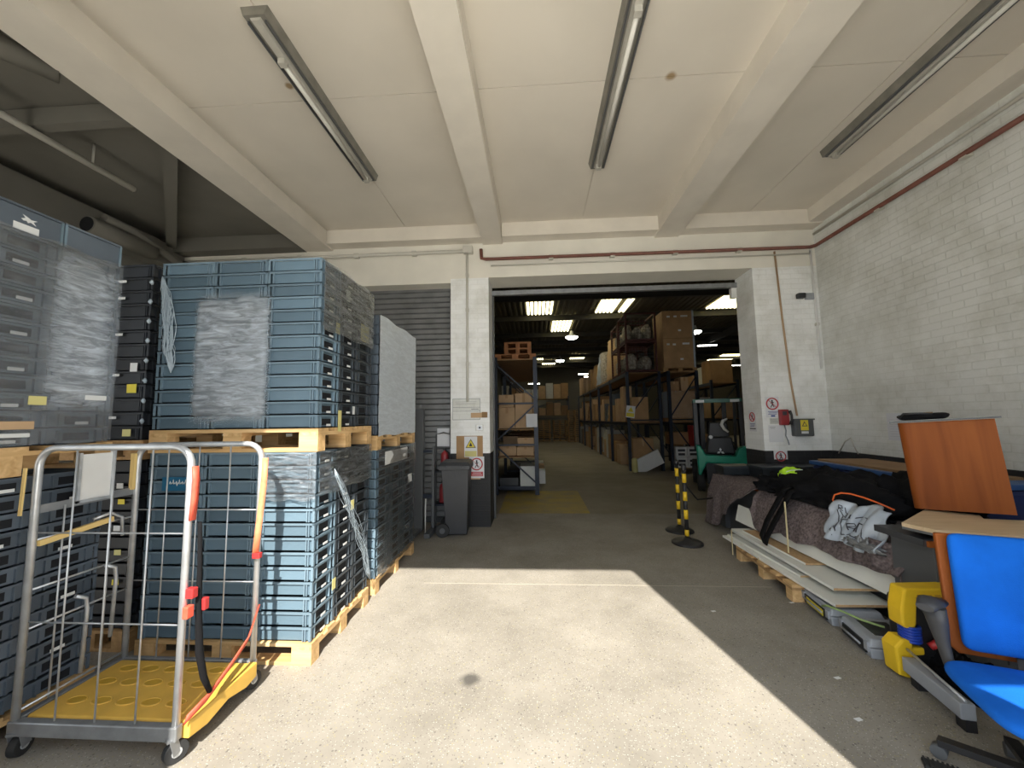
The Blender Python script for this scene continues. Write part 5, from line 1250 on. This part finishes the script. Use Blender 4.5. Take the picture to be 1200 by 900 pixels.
# ------------------------------------------------------------------ tool cases on the floor
def tool_case(x0, x1, y0, y1, z, lab, yellow, rz=0):
    t = thing('tool_case', lab, 'tool case', ((x0+x1)/2, (y0+y1)/2, z), rz, 'grey tool cases by the pallet'); w = (x1-x0)/2; d = (y1-y0)/2
    b = MB(); frus(b, -w+.015, w-.015, -d+.015, d-.015, 0, -w, w, -d, d, .075); b.build('lower_shell', M['grey_plastic'], t, bevel=.008)
    b = MB(); frus(b, -w, w, -d, d, .08, -w+.02, w-.02, -d+.02, d-.02, .13); b.build('lid', M['grey_plastic'], t, bevel=.010)
    MB().box(-w-.004, -w+.02, -d*.75, d*.75, .025, .095).build('recess', M['black'], t)
    if yellow:
        y = MB().box(-w-.007, -w, -d*.55, d*.55, .035, .085).build('yellow_label', M['sign_yellow'], t); MB().box(-w-.009, -w-.006, -d*.35, d*.35, .05, .07).build('black_lettering', M['ink'], y)
    MB().tube([(-w-.02, -d*.6, .07), (-w-.025, 0, .075), (-w-.02, d*.6, .07)], .007, 6).build('handle', M['grey_plastic'], t)
    for s in (-1, 1): MB().box(-w-.008, -w+.01, s*d*.82-.02, s*d*.82+.02, .05, .11).build('latch', M['grey_plastic'], t)
    MB().box(-w+.08, w-.08, -d+.08, d-.08, .13, .134).build('black_panel', M['black'], t)
tool_case(2.36, 2.74, 3.36, 3.80, 0, 'grey and black tool case with yellow label beside the pallet', True, R(-8))
tool_case(2.31, 2.66, 2.93, 3.30, 0, 'plain grey tool case nearest the yellow tool box', False, R(-10))
tag(MB().tube([(2.36, 3.52, .10), (2.33, 3.42, .15), (2.38, 3.30, .155), (2.42, 3.2, .15), (2.5, 3.1, .15)], .008, 6).build('green_strap', mat('pale_green_webbing', (.30, .42, .15), .6)), 'pale green cord lying over the grey tool cases', 'cord')

# yellow tool box in a C shape with blue hose, black body
t = thing('yellow_tool_box', 'yellow and black plastic tool unit with blue hose beside the chair', 'tool box', (2.40, 2.85, 0))
b = MB(); b.prism([(-.02, .555), (.34, .565), (.34, .50), (.055, .50), (.035, .33), (.01, .285), (-.05, .32), (-.05, .42)], -.08, .03, 'xz'); b.build('upper_shell', M['yellow_bright'], t, bevel=.012)
b = MB()
for k in range(5): b.box(.05+.055*k, .085+.055*k, -.084, -.08, .505, .52)
b.build('vent_slot', M['yellow_dip'], t)
b = MB(); b.prism([(-.10, .02), (-.11, .19), (-.06, .24), (.0, .235), (.0, .19), (.07, .19), (.07, .145), (.01, .14), (-.03, .0)], -.08, .03, 'xz'); b.build('lower_shell', M['yellow_bright'], t, bevel=.012)
MB().box(.03, .36, -.05, .14, .02, .46).build('motor_body', M['black'], t, bevel=.03)
h_ = MB()
for k in range(6): z = .225+k*.017; h_.tube([(.02+.05*cos(a), .0+.05*sin(a)-.04, z) for a in [2*pi*i/12 for i in range(13)]], .010, 6)
h_.build('blue_hose', M['blue_coil'], t)
MB().tube([(.10, -.08, .20), (.14, -.09, .23), (.20, -.08, .215)], .022, 8).build('red_grip', M['red'], t)
MB().tube([(.08, -.06, .44), (.12, -.09, .38), (.18, -.08, .34), (.24, -.09, .40)], .014, 8).build('loose_hose', M['black'], t)
lump((2.62, 2.70, 0), (.16, .20, .14), 'black_bag', M['fabric_black'], 'small black bag slumped against the yellow tool unit', 'bag', 21, .2)
# light grey channel under chair
t = thing('grey_tray', 'long light grey metal channel lying by the chair wheels', 'metal tray', (2.31, 2.54, .06), rot=(R(0), R(0), R(-10)))
MB().box(-.035, .035, -.20, .22, 0, .085).build('channel', M['grey_plastic'], t, bevel=.006); MB().cyl((0, -.19, .09), (0, .22, .13), .008, n=6).build('rod', M['steel'], t)
for yy in (-.17, .15): MB().box(-.02, .03, yy-.03, yy+.03, -.059, 0).build('foot', M['black'], t)

# ------------------------------------------------------------------ blue office chair
t = thing('office_chair', 'bright blue upholstered office chair with dark armrest at the right edge', 'chair', (2.13, 1.98, 0))
def cushion(b, cx, cy, cz, sx, sy, sz, e=.35, rot=None):
    Mx = Matrix.Translation((cx, cy, cz)) @ (rot if rot else Matrix())
    def fn(u, v):
        a = 2*pi*u; b_ = pi*v-pi/2; c_, s2 = cos(a), sin(a)
        return Mx @ Vector((sx*math.copysign(abs(c_)**e, c_)*cos(b_)**e, sy*math.copysign(abs(s2)**e, s2)*cos(b_)**e, sz*math.copysign(abs(sin(b_))**.8, sin(b_))))
    b.grid(fn, 48, 18)
b = MB(); cushion(b, .05, -.105, .44, .28, .26, .045, .38, Matrix.Rotation(R(-20), 4, 'Z')); b.build('seat', M['fabric_blue'], t)
b = MB(); cushion(b, .05, -.105, .40, .25, .23, .02, .5, Matrix.Rotation(R(-20), 4, 'Z')); b.build('seat_shell', M['black'], t)
rb = Matrix.Rotation(R(-20), 4, 'Z') @ Matrix.Rotation(R(-4), 4, 'X')
bw = .27
b = MB(); b.T = Matrix.Translation((.31, .19, .475)) @ rb; b.prism([(-bw-.03, .0), (-bw-.03, .57), (bw+.03, .57), (bw+.03, .0), (bw, -.03), (-bw, -.03)][::-1], .0, .03, 'xz'); b.build('back_shell', M['brown_wood'], t, bevel=.008)
b = MB(); cushion(b, .303, .165, .775, bw+.008, .285, .03, .12, rb @ Matrix.Rotation(R(90), 4, 'X')); b.build('backrest', M['fabric_blue'], t)
MB().bar((.17, .08, .38), (.30, .215, .56), .07, .02).build('back_bracket', M['black'], t)
def arm(px, py):
    MB().tube([(px+.02, py+.42, .64), (px+.02, py+.3, .665), (px+.03, py+.12, .66)], [.03, .04, .032], 10, flat=.6)
a_ = MB().tube([(-.15, .22, .70), (-.08, .26, .71), (-.0, .29, .70)], [.035, .055, .03], 12, flat=.55).build('armrest_pad', M['charcoal'], t)
MB().tube([(-.085, .25, .70), (-.07, .25, .62), (-.055, .25, .52), (-.05, .23, .42), (-.03, .14, .35), (.06, .02, .37)], [.062, .052, .036, .03, .026, .02], 12, flat=.6).build('armrest_stem', M['charcoal'], t)
MB().cyl((0.02, -.03, .12), (0.02, -.03, .37), .03, n=14).build('gas_column', M['black'], t)
for k in range(5):
    a = R(200+72*k); ex, ey = .02+.30*cos(a), -.03+.30*sin(a)
    lg = MB().bar((.02, -.03, .12), (ex, ey, .075), .05, .03).build('base_leg', M['black'], t)
    MB().cyl((ex-.025*sin(a), ey+.025*cos(a), .03), (ex+.025*sin(a), ey-.025*cos(a), .03), .03, n=14).build('castor', M['grey_dark'], lg)
# ribbed black foot at the lower edge
t = thing('ribbed_rubber_pad', 'black ribbed rubber pad on the floor at the bottom edge near the chair', 'rubber pad', (1.90, 2.10, 0), R(-30))
MB().box(-.07, .07, -.035, .035, 0, .02).build('pad', M['rubber'], t, bevel=.006)
b = MB()
for k in range(8): b.box(-.065+.0165*k, -.058+.0165*k, -.033, .033, .02, .026)
b.build('rib', M['rubber'], t)
for y_, x0_, x1_ in ((4.12, -1.2, 2.3),):
    struct('trim_4', MB().box(x0_, x1_, y_-.004, y_+.004, .0002, .0012), mat('pale_floor_joint_filler', (.42, .38, .31), .8))
# scraps on floor
for i, (x, y) in enumerate(((2.27, 3.78), (1.9, 2.75), (1.75, 2.4), (1.5, 3.6))):
    tag(MB().prism([(x, y), (x+.035, y+.01), (x+.03, y+.03), (x-.01, y+.02)], .0005, .002).build('paper_scrap', M['label']), ['small pale scrap beside the grey tool case', 'tiny pale scrap on the shaded floor', 'tiny pale scrap near the chair', 'tiny pale scrap near the sunlit edge'][i], 'scrap')

# ------------------------------------------------------------------ light
w = bpy.data.worlds.new('world'); scene.world = w; w.use_nodes = True
bg = w.node_tree.nodes['Background']; bg.inputs['Color'].default_value = (.85, .92, 1., 1); bg.inputs['Strength'].default_value = 5.0
sd = bpy.data.lights.new('sun', 'SUN'); so = bpy.data.objects.new('sun', sd); C.objects.link(so)
d = Vector((-.20, 1, -.93)).normalized(); so.rotation_euler = d.to_track_quat('-Z', 'Y').to_euler(); so.location = (2, -10, 9)
sd.energy = 19.; sd.angle = R(.6); sd.color = (1., .95, .86)

vs = scene.view_settings; vs.view_transform = 'Standard'; vs.look = 'None'; vs.exposure = -.62; vs.gamma = 1.; vs.use_curve_mapping = False
